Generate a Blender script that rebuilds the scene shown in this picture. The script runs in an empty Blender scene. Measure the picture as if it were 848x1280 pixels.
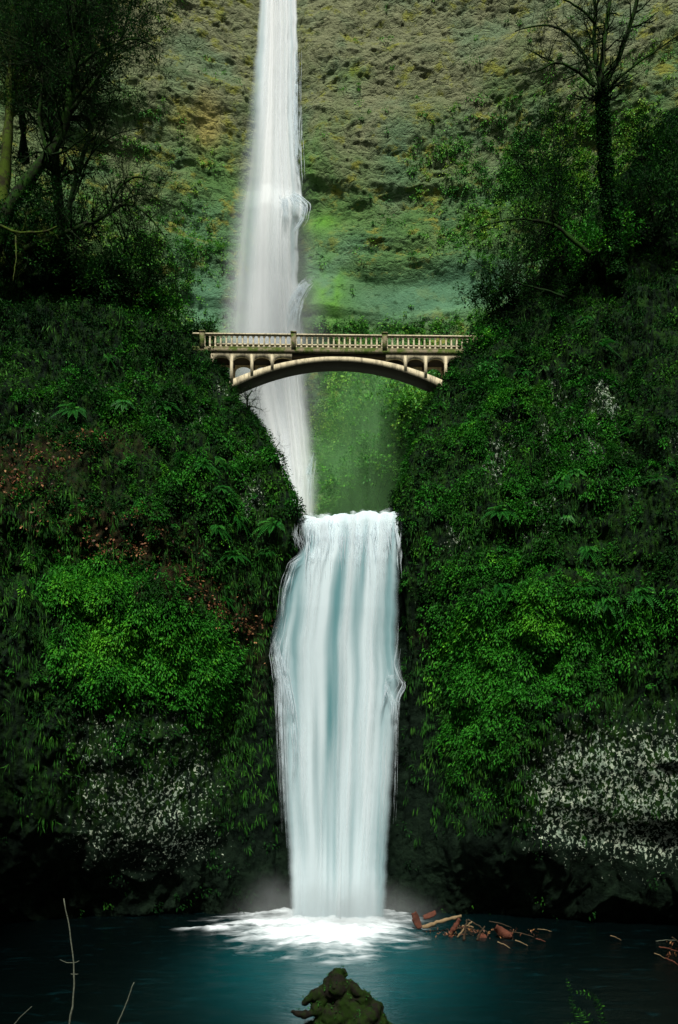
import bpy, math, random
import numpy as np
from mathutils import Vector, Matrix
R = math.radians
C = bpy.context.scene.collection
sc = bpy.context.scene
F, CX, HY, CZ = 1071.0, 424.0, 931.0, 9.0      # lens in photo pixels, centre column, horizon row, camera height
def P(px, py, Y): return Vector(((px-CX)*Y/F, Y, CZ+(HY-py)*Y/F))
def X_(px, Y): return (px-CX)*Y/F
def Z_(py, Y): return CZ+(HY-py)*Y/F

# ------------------------------------------------------------------ noise
_rs = np.random.RandomState(7)
_perm = np.concatenate([_rs.permutation(256)]*3)
_g = _rs.normal(size=(256,3)); _g /= np.linalg.norm(_g, axis=1)[:,None]
def perlin(p):
    p = np.asarray(p, float); i = np.floor(p).astype(int); f = p-i; i &= 255
    u = f*f*f*(f*(f*6-15)+10); r = 0
    for dx in (0,1):
        wx = u[:,0] if dx else 1-u[:,0]
        for dy in (0,1):
            wy = u[:,1] if dy else 1-u[:,1]
            for dz in (0,1):
                wz = u[:,2] if dz else 1-u[:,2]
                h = _perm[_perm[_perm[(i[:,0]+dx)&255]+((i[:,1]+dy)&255)]+((i[:,2]+dz)&255)]
                r = r + wx*wy*wz*np.einsum('ij,ij->i', _g[h], f-np.array([dx,dy,dz]))
    return r*1.6
def fbm(p, o=4, g=.5):
    p = np.asarray(p, float); a = 1; s = 0; n = 0
    for k in range(o):
        s = s+a*perlin(p*2**k+17.3*k); n += a; a *= g
    return s/n
def ridged(p, o=4, g=.5):
    p = np.asarray(p, float); a = 1; s = 0; n = 0
    for k in range(o):
        s = s+a*(1-2*np.abs(perlin(p*2**k+9.1*k))); n += a; a *= g
    return s/n
def sstep(a, b, x): t = np.clip((x-a)/(b-a), 0, 1); return t*t*(3-2*t)

# ------------------------------------------------------------------ object helpers
def tag(o, label=None, cat=None, group=None, kind=None):
    if label: o['label'] = label
    if cat: o['category'] = cat
    if group: o['group'] = group
    if kind: o['kind'] = kind
    return o
def empty(name, loc, label, cat, group=None):
    o = bpy.data.objects.new(name, None); C.objects.link(o); o.location = loc; o.empty_display_size = .3
    return tag(o, label, cat, group)
def mesh_np(name, V, Fc, mat, parent=None, smooth=True, attrs=None, uv=None):
    """V (n,3), Fc (m,k) array of k-gons, or a list of such arrays"""
    V = np.asarray(V, np.float32)
    if parent is not None: V = V-np.array(parent.location, np.float32)
    if not isinstance(Fc, list): Fc = [Fc]
    Fc = [np.asarray(f, np.int32) for f in Fc if len(f)]
    idx = np.concatenate([f.ravel() for f in Fc]); tot = np.concatenate([np.full(len(f), f.shape[1], np.int32) for f in Fc])
    st = np.concatenate([[0], np.cumsum(tot)[:-1]]).astype(np.int32)
    me = bpy.data.meshes.new(name)
    me.vertices.add(len(V)); me.vertices.foreach_set('co', V.ravel())
    me.loops.add(len(idx)); me.loops.foreach_set('vertex_index', idx)
    me.polygons.add(len(tot)); me.polygons.foreach_set('loop_start', st); me.polygons.foreach_set('loop_total', tot)
    me.update(calc_edges=True)
    if smooth: me.polygons.foreach_set('use_smooth', np.ones(len(tot), bool))
    if attrs:
        for k, a in attrs.items():
            at = me.attributes.new(k, 'FLOAT', 'POINT'); at.data.foreach_set('value', np.asarray(a, np.float32))
    if uv is not None:
        l = me.uv_layers.new(name='UVMap'); l.data.foreach_set('uv', np.asarray(uv, np.float32)[idx].ravel())
    me.materials.append(mat); me.validate()
    o = bpy.data.objects.new(name, me); C.objects.link(o)
    if parent is not None: o.parent = parent
    return o
def grid_faces(nu, nv):
    a = (np.arange(nv-1)[:,None]*nu+np.arange(nu-1)[None,:]).ravel()
    return np.stack([a, a+1, a+nu+1, a+nu], 1)
class MB:
    def __init__(s): s.V = []; s.Q = []; s.T = []; s.n = 0; s.A = []
    def add(s, V, Q=(), T=(), a=0.0):
        V = np.asarray(V, float); s.V.append(V)
        if len(Q): s.Q.append(np.asarray(Q)+s.n)
        if len(T): s.T.append(np.asarray(T)+s.n)
        s.A.append(np.full(len(V), a) if np.isscalar(a) else a); s.n += len(V)
    def box(s, lo, hi):
        x0,y0,z0 = lo; x1,y1,z1 = hi
        s.add([(x0,y0,z0),(x1,y0,z0),(x1,y1,z0),(x0,y1,z0),(x0,y0,z1),(x1,y0,z1),(x1,y1,z1),(x0,y1,z1)],
              [(0,3,2,1),(4,5,6,7),(0,1,5,4),(1,2,6,5),(2,3,7,6),(3,0,4,7)])
    def tube(s, pts, rad, k=6, a=0.0):
        pts = np.asarray(pts, float); n = len(pts); rad = np.broadcast_to(np.asarray(rad, float), (n,))
        t = np.gradient(pts, axis=0); t /= np.linalg.norm(t, axis=1)[:,None]+1e-9
        ref = np.where(np.abs(t[:,2:3])>.9, np.array([[1.,0,0]]), np.array([[0,0,1.]]))
        if np.abs(t[:,2]).max()>.7: ref = np.tile([[.3,1.,.1]], (n,1))
        b = np.cross(t, ref); b /= np.linalg.norm(b, axis=1)[:,None]+1e-9; c = np.cross(t, b)
        an = np.arange(k)*2*math.pi/k
        V = pts[:,None]+rad[:,None,None]*(np.cos(an)[None,:,None]*b[:,None]+np.sin(an)[None,:,None]*c[:,None])
        i = np.arange(n-1)[:,None]*k; j = np.arange(k)[None,:]; j2 = (j+1)%k
        Q = np.stack([(i+j), (i+j2), (i+k+j2), (i+k+j)], -1).reshape(-1,4)
        V = np.concatenate([V.reshape(-1,3), pts[:1], pts[-1:]])
        m = n*k; jj = np.arange(k); T = np.concatenate([np.stack([np.full(k,m), (jj+1)%k, jj],1), np.stack([np.full(k,m+1), (n-1)*k+jj, (n-1)*k+(jj+1)%k],1)])
        s.add(V, Q, T, a)
    def build(s, name, mat, parent=None, smooth=True, noise=0, nscale=1):
        V = np.concatenate(s.V)
        if noise:
            V = V+noise*np.stack([fbm(V*nscale+o, 3) for o in (0, 31.7, 63.1)], 1)
        Fs = []
        if s.Q: Fs.append(np.concatenate(s.Q))
        if s.T: Fs.append(np.concatenate(s.T))
        return mesh_np(name, V, Fs, mat, parent, smooth, {'tint': np.concatenate(s.A)})
def copy_tree(o, parent=None):
    c = o.copy(); C.objects.link(c)
    if parent is not None: c.parent = parent
    for ch in list(o.children): copy_tree(ch, c)
    return c

# ------------------------------------------------------------------ materials
class NT:
    def __init__(s, name):
        s.m = bpy.data.materials.new(name); s.m.use_nodes = True; s.t = s.m.node_tree; s.t.nodes.clear()
        s.out = s.t.nodes.new('ShaderNodeOutputMaterial')
    def n(s, ty, **kw):
        nd = s.t.nodes.new('ShaderNode'+ty)
        for k, v in kw.items():
            if k[0] == '_': setattr(nd, k[1:], v)
            else:
                key = int(k[1:]) if k[0] == 'i' and k[1:].isdigit() else k.replace('_', ' ')
                if hasattr(v, 'links') or isinstance(v, bpy.types.NodeSocket): s.t.links.new(v, nd.inputs[key])
                else: nd.inputs[key].default_value = v
        return nd
    def math(s, op, a, b=0., c=None, clamp=False):
        kw = dict(i0=a, i1=b)
        if c is not None: kw['i2'] = c
        return s.n('Math', _operation=op, _use_clamp=clamp, **kw).outputs[0]
    def mix(s, f, a, b, bt='MIX'):
        nd = s.t.nodes.new('ShaderNodeMix'); nd.data_type = 'RGBA'; nd.blend_type = bt
        for i, v in ((0, f), (6, a), (7, b)):
            if isinstance(v, bpy.types.NodeSocket): s.t.links.new(v, nd.inputs[i])
            else: nd.inputs[i].default_value = (*v, 1) if isinstance(v, tuple) and len(v) == 3 else v
        return nd.outputs[2]
    def noise(s, vec, sc_, det=4, rough=.55, dist=0.):
        return s.n('TexNoise', Vector=vec, Scale=sc_, Detail=det, Roughness=rough, Distortion=dist).outputs['Fac']
    def coord(s, scale=(1,1,1)):
        c = s.n('TexCoord').outputs['Object']
        # world-like coordinates: position
        g = s.n('NewGeometry').outputs['Position']
        return s.n('Mapping', Vector=g, Scale=scale).outputs[0]
    def ramp(s, f, a, b):
        return s.n('MapRange', Value=f, From_Min=a, From_Max=b, _interpolation_type='SMOOTHSTEP').outputs[0]
    def attr(s, name): return s.n('Attribute', _attribute_name=name).outputs['Fac']
    def bump(s, h, st=.5, d=.1): return s.n('Bump', Height=h, Strength=st, Distance=d).outputs[0]
    def surf(s, sh): s.t.links.new(sh, s.out.inputs['Surface']); return s.m
def principled(nt, col, rough=.8, normal=None, spec=.3, **kw):
    a = dict(Base_Color=col if isinstance(col, bpy.types.NodeSocket) else (*col, 1), Roughness=rough, **kw)
    a['Specular IOR Level'] = spec
    if normal is not None: a['Normal'] = normal
    return nt.n('BsdfPrincipled', **a).outputs[0]

def mat_near_rock():
    t = NT('near_rock'); p = t.coord(); ps = t.coord((1,1,.35))
    n1 = t.noise(p, 1.1, 6, .65); n2 = t.noise(ps, 3.2, 6, .7); n3 = t.noise(p, .35, 3)
    col = t.mix(t.ramp(n1, .35, .7), (.002,.005,.003), (.008,.017,.009))
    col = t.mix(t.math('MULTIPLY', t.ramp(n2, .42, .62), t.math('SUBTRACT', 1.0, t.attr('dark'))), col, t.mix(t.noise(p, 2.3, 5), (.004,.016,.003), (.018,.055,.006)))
    soil = t.math('MULTIPLY', t.attr('soil'), t.ramp(t.noise(p, 2.0, 5, .7), .38, .6))
    col = t.mix(soil, col, t.mix(t.noise(p, 5.0, 4), (.010,.008,.004), (.045,.026,.012)))
    # pale crust lichen: irregular flakes where the attribute allows them
    v = t.n('TexVoronoi', _feature='F1', Vector=t.n('VectorMath', _operation='ADD', i0=t.coord((1,1,.8)), i1=t.n('VectorMath', _operation='SCALE', i0=t.n('TexNoise', Vector=p, Scale=7., Detail=3.).outputs['Color'], Scale=.16).outputs[0]).outputs[0], Scale=5.5)
    cell = t.n('SeparateColor', i0=v.outputs['Color']).outputs[0]
    flake = t.math('MULTIPLY', t.ramp(t.math('ADD', t.noise(t.coord((1.2,1,.85)), 5.6, 4, .65, .6), t.math('MULTIPLY', t.attr('lichen'), .142)), .672, .695), t.math('GREATER_THAN', t.attr('lichen'), .13))
    lc = t.mix(t.math('MULTIPLY', cell, t.ramp(t.noise(p, 1.7, 4), .3, .65)), (.20,.27,.20), (.56,.62,.47))
    col = t.mix(flake, col, lc)
    h = t.math('ADD', t.noise(p, 2.2, 8, .7), t.math('MULTIPLY', n2, .6))
    return t.surf(principled(t, col, t.n('MapRange', Value=n1, To_Min=.6, To_Max=.95).outputs[0], t.bump(h, .9, .25), .04))
def mat_far_rock():
    t = NT('far_rock'); p = t.coord(); pv = t.coord((1,1,.55)); ph = t.coord((.8,1,1.15))
    n1 = t.noise(p, .12, 5, .6, .6); n2 = t.noise(p, .9, 7, .7); n3 = t.noise(ph, .35, 5, .6); n4 = t.noise(p, .45, 5, .7)
    tan = t.mix(n2, (.095,.115,.055), (.27,.285,.155))
    grn = t.mix(n4, (.03,.095,.022), (.135,.25,.07))
    teal = t.mix(n2, (.05,.135,.070), (.11,.235,.13))
    hz = t.n('SeparateXYZ', i0=p).outputs[2]
    up = t.ramp(hz, 52., 86.)                       # bare rock towards the top of the cliff, greener below
    col = t.mix(t.ramp(t.math('ADD', n1, t.math('MULTIPLY', up, .42)), .48, .86), grn, tan)
    col = t.mix(t.math('MULTIPLY', t.ramp(t.noise(p, .17, 4, .6), .46, .66), .45), col, teal)
    col = t.mix(t.attr('teal'), col, teal)
    yl = t.math('MULTIPLY', t.math('MULTIPLY_ADD', t.attr('smoothm'), -.85, 1.0), t.ramp(t.noise(ph, .55, 6, .7), .53, .64), t.math('MULTIPLY_ADD', up, -.35, .80))
    col = t.mix(yl, col, t.mix(n2, (.10,.13,.02), (.31,.32,.06)))
    col = t.mix(t.attr('ochre'), col, t.mix(n2, (.20,.19,.06), (.46,.40,.12)))
    col = t.mix(t.math('MULTIPLY', t.attr('moss'), .9), col, t.mix(n2, (.05,.17,.015), (.13,.31,.04)))
    col = t.mix(t.math('MULTIPLY', t.attr('smoothm'), 0.0), col, teal)
    pit = t.ramp(t.noise(t.coord((.8,1,1.3)), 1.5, 5, .75), .36, .46)
    col = t.mix(pit, t.mix(1.0, col, (.35,.42,.32), 'MULTIPLY'), col)
    drk = t.attr('veg')
    col = t.mix(t.math('MULTIPLY', drk, .85), col, t.mix(n2, (.008,.035,.008), (.03,.09,.015)))
    wv = t.n('VectorMath', _operation='ADD', i0=t.coord((.9,1,1.5)), i1=t.n('VectorMath', _operation='SCALE', i0=t.n('TexNoise', Vector=p, Scale=.8, Detail=4.).outputs['Color'], Scale=1.6).outputs[0]).outputs[0]
    cr = t.n('TexVoronoi', _feature='DISTANCE_TO_EDGE', Vector=wv, Scale=.75).outputs['Distance']
    cr2 = t.n('TexVoronoi', _feature='DISTANCE_TO_EDGE', Vector=wv, Scale=2.2).outputs['Distance']
    h = t.math('ADD', t.noise(p, 1.1, 9, .75), t.math('MULTIPLY', t.noise(pv, 3.5, 6, .8), .5))
    h = t.math('ADD', h, t.math('ADD', t.math('MULTIPLY', t.ramp(cr, 0, .12), t.math('MULTIPLY_ADD', t.attr('smoothm'), -.22, .25)), t.math('MULTIPLY', t.ramp(cr2, 0, .14), .12)))
    return t.surf(principled(t, col, .75, t.bump(t.math('MULTIPLY', h, t.math('MULTIPLY_ADD', t.attr('smoothm'), -.7, 1.0)), 1.0, .45), .12))
def mat_leaf(name, c0, c1, c2, rough=.45, trans=.25, sp=.35):
    """c0..c2 run over the per-clump tint attribute and a random value per leaf"""
    t = NT(name); g = t.n('NewGeometry'); r = g.outputs['Random Per Island']
    a = t.attr('tint')
    col = t.mix(t.ramp(a, 0, .5), c0, c1); col = t.mix(t.ramp(a, .5, 1.0), col, c2)
    col = t.mix(1.0, col, t.n('HueSaturation', Hue=t.n('MapRange', Value=r, To_Min=.485, To_Max=.515).outputs[0], Value=t.n('MapRange', Value=r, To_Min=.72, To_Max=1.28).outputs[0], Color=(1,1,1,1)).outputs[0], 'MULTIPLY')
    s1 = principled(t, col, rough, None, sp)
    s2 = t.n('BsdfTranslucent', Color=col).outputs[0]
    return t.surf(t.n('MixShader', i0=trans, i1=s1, i2=s2).outputs[0])
def mat_bark(name, c0, c1, moss, mamt):
    t = NT(name); p = t.coord((1,1,.4)); q = t.coord()
    col = t.mix(t.noise(p, 7., 6, .7), c0, c1)
    col = t.mix(t.math('MULTIPLY', t.ramp(t.noise(q, 2.1, 5, .7), .38, .6), mamt), col, moss)
    return t.surf(principled(t, col, .85, t.bump(t.noise(p, 14., 6, .7), .8, .05), .06))
def mat_concrete():
    t = NT('concrete'); p = t.coord(); pv = t.coord((2.5,2.5,.5))
    col = t.mix(t.noise(p, 1.4, 6, .65), (.38,.33,.21), (.68,.60,.40))
    col = t.mix(t.math('MULTIPLY', t.ramp(t.noise(pv, 1.6, 6, .75), .46, .66), .7), col, (.075,.065,.045))
    col = t.mix(t.math('MULTIPLY', t.ramp(t.noise(p, 2.8, 6, .75), .55, .68), .7), col, (.10,.12,.05))
    return t.surf(principled(t, col, .85, t.bump(t.noise(p, 9., 7, .7), .5, .04), .25))
def mat_mossconcrete():
    t = NT('mossy_concrete'); p = t.coord()
    col = t.mix(t.noise(p, 3.1, 6, .7), (.10,.09,.055), (.26,.21,.13))
    col = t.mix(t.ramp(t.noise(p, 2.2, 6, .75), .42, .58), col, t.mix(t.noise(p, 9., 4), (.02,.04,.008), (.10,.14,.02)))
    return t.surf(principled(t, col, .9, t.bump(t.noise(p, 10., 7, .7), .8, .05), .2))
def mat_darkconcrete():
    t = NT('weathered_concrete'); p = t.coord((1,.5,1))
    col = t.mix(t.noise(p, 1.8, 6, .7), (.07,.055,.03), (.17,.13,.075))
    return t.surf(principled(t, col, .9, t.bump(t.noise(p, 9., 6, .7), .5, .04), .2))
def mat_fall(name, su, dens, fine=1.0, lo=(.22,.42,.46), hi=(.86,.92,.93), amax=1.0, vs=1.0, thr=(.35,.6)):
    """aerated water: fine vertical streaks; thin places let the wet rock behind through"""
    t = NT(name); uv = t.n('UVMap').outputs[0]
    def st(a, b, d=4, off=0): return t.noise(t.n('Mapping', Vector=uv, Scale=(a, b*.45, 1), Location=(off, off*.7, 0)).outputs[0], 1.0, 2, .45, .0)
    s1 = st(su, .9*vs); s2 = st(su*3.2, 1.6*vs, 4, 3); s3 = st(su*9, 3.0*vs, 3, 9)
    d = t.math('ADD', t.math('MULTIPLY', s1, 1-.32*fine), t.math('ADD', t.math('MULTIPLY', s2, .28*fine), t.math('MULTIPLY', s3, .04*fine)))
    thick = t.ramp(d, thr[0], thr[1])
    core = t.attr('core')
    a = t.math('MULTIPLY', t.math('MULTIPLY_ADD', thick, 1-dens, dens), t.attr('alpha'), clamp=True)
    a = t.math('MULTIPLY', a, amax)
    col = t.mix(t.math('ADD', t.math('MULTIPLY', thick, .75), core, clamp=True), lo, hi)
    sh = t.n('MixShader', i0=.35, i1=t.n('BsdfDiffuse', Color=col).outputs[0], i2=t.n('BsdfTranslucent', Color=col).outputs[0]).outputs[0]
    return t.surf(t.n('MixShader', i0=a, i1=t.n('BsdfTransparent').outputs[0], i2=sh).outputs[0])
def mat_strand():
    t = NT('water_strand'); 
    sh = t.n('MixShader', i0=.4, i1=t.n('BsdfDiffuse', Color=(.83,.91,.95,1)).outputs[0], i2=t.n('BsdfTranslucent', Color=(.83,.91,.95,1)).outputs[0]).outputs[0]
    a = t.math('MULTIPLY', t.ramp(t.noise(t.coord((1,1,.6)), 2.2, 4, .6), .3, .62), t.attr('tint'))
    return t.surf(t.n('MixShader', i0=a, i1=t.n('BsdfTransparent').outputs[0], i2=sh).outputs[0])
def mat_pool():
    t = NT('pool_water'); p = t.coord(); ps = t.coord((.5,1.3,1))
    near = t.attr('aer')
    foam = t.attr('foam')
    deep = t.mix(t.ramp(near, 0., .9), (.0001,.0014,.0014), (.002,.055,.062))
    sw = t.noise(ps, 1.3, 5, .6, .8)
    deep = t.mix(t.math('MULTIPLY', t.ramp(sw, .55, .75), t.math('MULTIPLY_ADD', near, .5, .12)), deep, (.008,.06,.07))
    # thin drifting foam flecks
    fl = t.math('MULTIPLY', t.ramp(t.noise(t.coord((.35,1.6,1)), 2.4, 6, .7, .5), .66, .74), t.math('MULTIPLY_ADD', near, .5, .04))
    deep = t.mix(fl, deep, (.12,.25,.27))
    fm = t.ramp(t.math('ADD', foam, t.math('MULTIPLY', t.math('SUBTRACT', t.noise(t.coord((.5,1.0,1)), 1.2, 4, .55, .5), .5), 1.3)), .18, .95)
    fm = t.math('MULTIPLY', fm, t.ramp(foam, .03, .30))
    col = t.mix(fm, deep, (.82,.89,.92))
    ro = t.n('MapRange', Value=fm, To_Min=.27, To_Max=.8).outputs[0]
    h = t.noise(ps, 1.1, 5, .6, .6)
    return t.surf(principled(t, col, ro, t.bump(h, .4, .25), .3))
def mat_simple(name, c0, c1, sc_=3., rough=.85, bump=.5):
    t = NT(name); p = t.coord()
    return t.surf(principled(t, t.mix(t.noise(p, sc_, 6, .7), c0, c1), rough, t.bump(t.noise(p, sc_*3, 6, .7), bump, .05), .25))
def mat_mist(name, dens, col=(.85,.93,.95)):
    """a spray cloud: density falls off softly from the middle of the object's own unit sphere"""
    t = NT(name); oc = t.n('TexCoord').outputs['Object']
    r = t.n('VectorMath', _operation='LENGTH', i0=oc).outputs['Value']
    f = t.ramp(r, 1.0, .0)
    f = t.math('MULTIPLY', f, t.ramp(t.noise(oc, 1.6, 2, .5), .2, .75))
    v = t.n('VolumePrincipled', Color=(*col, 1), Density=t.math('MULTIPLY', f, dens), Anisotropy=.1)
    t.t.links.new(v.outputs[0], t.out.inputs['Volume']); return t.m

M = dict(
    rock=mat_near_rock(), far=mat_far_rock(),
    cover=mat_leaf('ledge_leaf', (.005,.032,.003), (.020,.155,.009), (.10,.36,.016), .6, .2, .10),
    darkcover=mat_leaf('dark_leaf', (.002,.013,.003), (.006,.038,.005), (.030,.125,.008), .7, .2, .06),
    fern=mat_leaf('fern_leaf', (.008,.08,.010), (.020,.15,.016), (.06,.25,.03), .5, .2, .15),
    palefern=mat_leaf('pale_fern_leaf', (.03,.15,.04), (.06,.22,.06), (.10,.27,.08), .42, .2, .35),
    farleaf=mat_leaf('far_leaf', (.022,.13,.018), (.08,.28,.025), (.22,.38,.04), .6, .2, .2),
    hang=mat_leaf('hanging_moss', (.006,.036,.004), (.016,.09,.006), (.05,.16,.012), .7, .15, .15),
    fallen=mat_leaf('fallen_leaf', (.05,.022,.012), (.14,.055,.025), (.26,.13,.05), .6, .1, .2),
    bark=mat_bark('mossy_bark', (.004,.006,.003), (.012,.013,.007), (.014,.048,.004), .9),
    bark2=mat_bark('dark_bark', (.003,.006,.003), (.012,.014,.008), (.008,.035,.004), .7),
    litbark=mat_bark('lit_mossy_bark', (.012,.014,.006), (.035,.032,.015), (.05,.085,.008), .9),  # mossy bark painted brighter and yellower as if lit
    concrete=mat_concrete(), mossc=mat_mossconcrete(), darkc=mat_darkconcrete(),
    pool=mat_pool(), strand=mat_strand(),
    boulder=mat_bark('mossy_stump', (.004,.004,.003), (.016,.014,.010), (.010,.024,.003), .95),  # stump and moss colours lowered in place of shade falling on it
)

# ------------------------------------------------------------------ camera, light
cam = bpy.data.cameras.new('camera'); co = bpy.data.objects.new('camera', cam); C.objects.link(co)
co.location = (0, 0, CZ); co.rotation_euler = (R(90), 0, 0)
cam.sensor_width = 36; cam.lens = 36*F/1280; cam.shift_y = (HY-640)/1280; cam.clip_start = .1; cam.clip_end = 1200
sc.camera = co
EL, AZ = 54, -4            # sun elevation; azimuth turned to the right of straight behind the camera
d = Vector((-math.sin(R(AZ))*math.cos(R(EL)), math.cos(R(AZ))*math.cos(R(EL)), -math.sin(R(EL))))
sl = bpy.data.lights.new('sun', 'SUN'); sl.energy = 4.6; sl.angle = R(7); sl.color = (1, .985, .91)
so = bpy.data.objects.new('sun', sl); C.objects.link(so); so.rotation_euler = d.to_track_quat('-Z', 'Y').to_euler(); so.location = (0, 0, 150)
w = bpy.data.worlds.new('World'); sc.world = w; w.use_nodes = True
nt = w.node_tree; bg = nt.nodes['Background']; sky = nt.nodes.new('ShaderNodeTexSky'); sky.sky_type = 'NISHITA'; sky.sun_disc = False
sky.sun_elevation = R(EL); sky.sun_rotation = R(180-AZ); sky.dust_density = 4; sky.air_density = 1.0; sky.ozone_density = 1.
nt.links.new(sky.outputs[0], bg.inputs[0]); bg.inputs[1].default_value = .05
sc.view_settings.view_transform = 'Standard'; sc.view_settings.look = 'None'; sc.view_settings.gamma = 1; sc.view_settings.use_curve_mapping = False
sc.view_settings.exposure = .3
sc.cycles.transparent_max_bounces = 24; sc.cycles.max_bounces = 6; sc.cycles.diffuse_bounces = 3; sc.cycles.glossy_bounces = 2
sc.cycles.transmission_bounces = 3; sc.cycles.volume_bounces = 0; sc.cycles.use_denoising = True

# ------------------------------------------------------------------ the two near cliffs
def blob(x, z, specs, Y=44.):
    """sum of soft spots given as (column, row, half width, half height, weight) read at distance Y, in world x and z"""
    s = np.zeros(len(x))
    for (px, py, w_, h_, a) in specs:
        s += a*np.exp(-((x-X_(px,Y))/(w_*Y/F))**2-((z-Z_(py,Y))/(h_*Y/F))**2)
    return s
ZC = np.array([-3, 0, 5, 10, 13, 16, 18, 20, 21.3, 24.5, 28.7, 33.3, 38, 45, 60.])
LXC = np.array([-3.7,-3.5,-3.6,-3.9,-3.9,-3.7,-3.2,-2.5,-2.3,-3.6,-6.1,-8.3,-11,-16,-24])
RXC = np.array([3.2,3.1,3.6,3.9,3.8,3.6,3.5,3.5,3.4,4.1,5.9,7.9,10.5,15,22])
YC  = np.array([45.8,45.8,46,46,45.8,45.3,45.0,44.7,44.8,46.2,49,51.4,53.5,58,66])
# front profile (added to y, negative = bulging towards the pool)
PZ = np.array([-3, 0, 2.5, 4, 6, 9, 13, 16, 17.5, 21, 27, 33, 40, 60])
PL = np.array([1.8,1.2,-.3,-1.5,-2.4,-2.8,-2.9,-2.2,-.6,0,.4,.8,2,6])
PR = np.array([1.8,1.0,-1.1,-2.3,-3.0,-3.2,-2.6,-2.4,-1.2,-.4,.2,.6,1.5,4])
FS = np.array([0, .5, .72, .86, .95, 1.0])
FY = np.array([-14, -5.0, -2.2, -.8, -.2, 0])
def cliff(side):
    sg = -1 if side == 'L' else 1
    XC, PF = (LXC, PL) if side == 'L' else (RXC, PR)
    NF, NB, NZ, NCAP = 520, 110, 620, 60
    f = np.concatenate([np.linspace(.42, 1, NF)**.9, 1+np.linspace(0, 1, NB+1)[1:]]); nu = len(f)
    ff = np.minimum(f, 1); gb = np.maximum(f-1, 0)
    # crest height along the front
    if side == 'L': xs = [-45, -24, -19, -14, -8.6, 0]; zs = [50, 43, 39.2, 36.8, 33.4, 33.0]
    else: xs = [0, 8.0, 10.2, 11.8, 12.9, 14.0, 16.5, 45]; zs = [33.2, 33.6, 37.5, 40.3, 43, 51, 57, 62]
    xref = sg*45+ff*(sg*8.2-sg*45)
    ztop = np.interp(xref, xs, zs)
    ztop = np.where(gb > 0, 33.2-gb*3, ztop)
    t = np.linspace(0, 1, NZ)
    Zt = -3+(ztop[None,:]+3)*t[:,None]
    def surf(fi, g, Z):
        xc = np.interp(Z, ZC, XC); yc = np.interp(Z, ZC, YC)
        x = sg*45+fi*(xc-sg*45)
        bulge = sstep(1.0, .86, fi)*(1-.25*sstep(.6,.4,fi))
        y = yc+np.interp(fi, FS, FY)+np.interp(Z, PZ, PF)*bulge
        # the way back into the gorge
        x = x+sg*(g*1.0+g**2*22); y = y+g*32
        return x, y
    X, Y = surf(np.broadcast_to(ff, Zt.shape), np.broadcast_to(gb, Zt.shape), Zt)
    k = np.linspace(0, 1, NCAP+1)[1:]**1.5
    Xc = X[-1][None]+sg*k[:,None]*6; Yc = Y[-1][None]+k[:,None]*26; Zc = Zt[-1][None]+k[:,None]*5.0
    V = np.stack([np.concatenate([X, Xc]), np.concatenate([Y, Yc]), np.concatenate([Zt, Zc])], -1).reshape(-1, 3)
    nv = NZ+NCAP
    G = V.reshape(nv, nu, 3)
    n = np.cross(np.gradient(G, axis=1), np.gradient(G, axis=0)).reshape(-1, 3); n /= np.linalg.norm(n, axis=1)[:,None]+1e-9
    n *= np.sign(-n[:,1:2]+1e-9) if False else 1
    if n[(nv//3)*nu+nu//3,1] > 0: n = -n; flip = True
    else: flip = False
    x, y, z = V.T
    warp = np.stack([fbm(V*.25+o, 3) for o in (0, 40, 80)], 1)
    q = V+warp*1.3
    lich = (1.0 if side=='R' else .72)*blob(x, z, [(760,985,90,62,1.1),(830,960,60,60,.9),(705,970,48,50,1.0),(720,1020,50,30,.9),(780,1035,60,28,.8),(835,1040,40,40,.7)] if side=='R' else
                      [(160,1005,60,62,.75),(215,1010,55,70,.8),(250,950,40,60,.45),(130,930,30,70,.45),(200,900,60,20,.4),(235,1060,40,20,.6),(125,1050,30,20,.5)])
    lich2 = 1.35*blob(x, z, ([(680,605,14,45,.8),(615,595,14,30,.8),(755,520,16,50,.9),(640,560,12,26,.6),(700,500,14,36,.6),(755,620,10,30,.6),(568,685,14,22,.8),(655,675,14,26,.7),(700,590,20,30,.5),(825,600,12,22,.5),(585,770,10,12,.4),(728,590,12,40,.5)] if side=='R' else
                      [(130,480,20,22,.8),(240,520,16,20,.8),(305,590,14,30,.8),(55,540,10,18,.4),(190,520,12,26,.5),(265,455,12,16,.4),(205,560,16,26,.5),(320,640,14,26,.6)]), 46)
    soil = blob(x, z, [(60,600,70,30,.7),(160,690,90,38,1.0),(230,745,60,26,.9),(280,770,40,22,.9),(130,560,60,22,.6),(310,800,30,60,.5),(20,640,60,40,.6)]) if side=='L' else blob(x, z, [(560,790,40,16,.5),(700,770,60,14,.3)])
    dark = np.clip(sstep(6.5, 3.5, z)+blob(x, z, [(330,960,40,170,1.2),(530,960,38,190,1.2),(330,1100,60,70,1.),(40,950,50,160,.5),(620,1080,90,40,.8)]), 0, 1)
    amp = 1-.75*np.clip(lich, 0, 1)-.3*dark
    disp = 1.1*fbm(q/5.5, 3)+.75*amp*ridged(V*np.array([.50,.2,.085])+warp*.35+3, 3, .5)+amp*(.95*ridged(q*np.array([.42,.42,.22]), 4, .55)+.36*fbm(q*np.array([1.1,1.1,.6])+5, 4, .6))
    edge = sstep(.0, .12, np.abs(np.tile(f, nv)-1.0))*.75+.25          # keep the profile beside the water
    capw = np.tile(np.zeros(nu), nv)
    V2 = V+n*(disp*edge-.1)[:,None]
    V2 += n*(np.abs(fbm(V*2.6, 3))*.16*amp)[:,None]
    Fq = grid_faces(nu, nv)
    if flip: Fq = Fq[:, ::-1]
    G2 = V2.reshape(nv, nu, 3)
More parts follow.
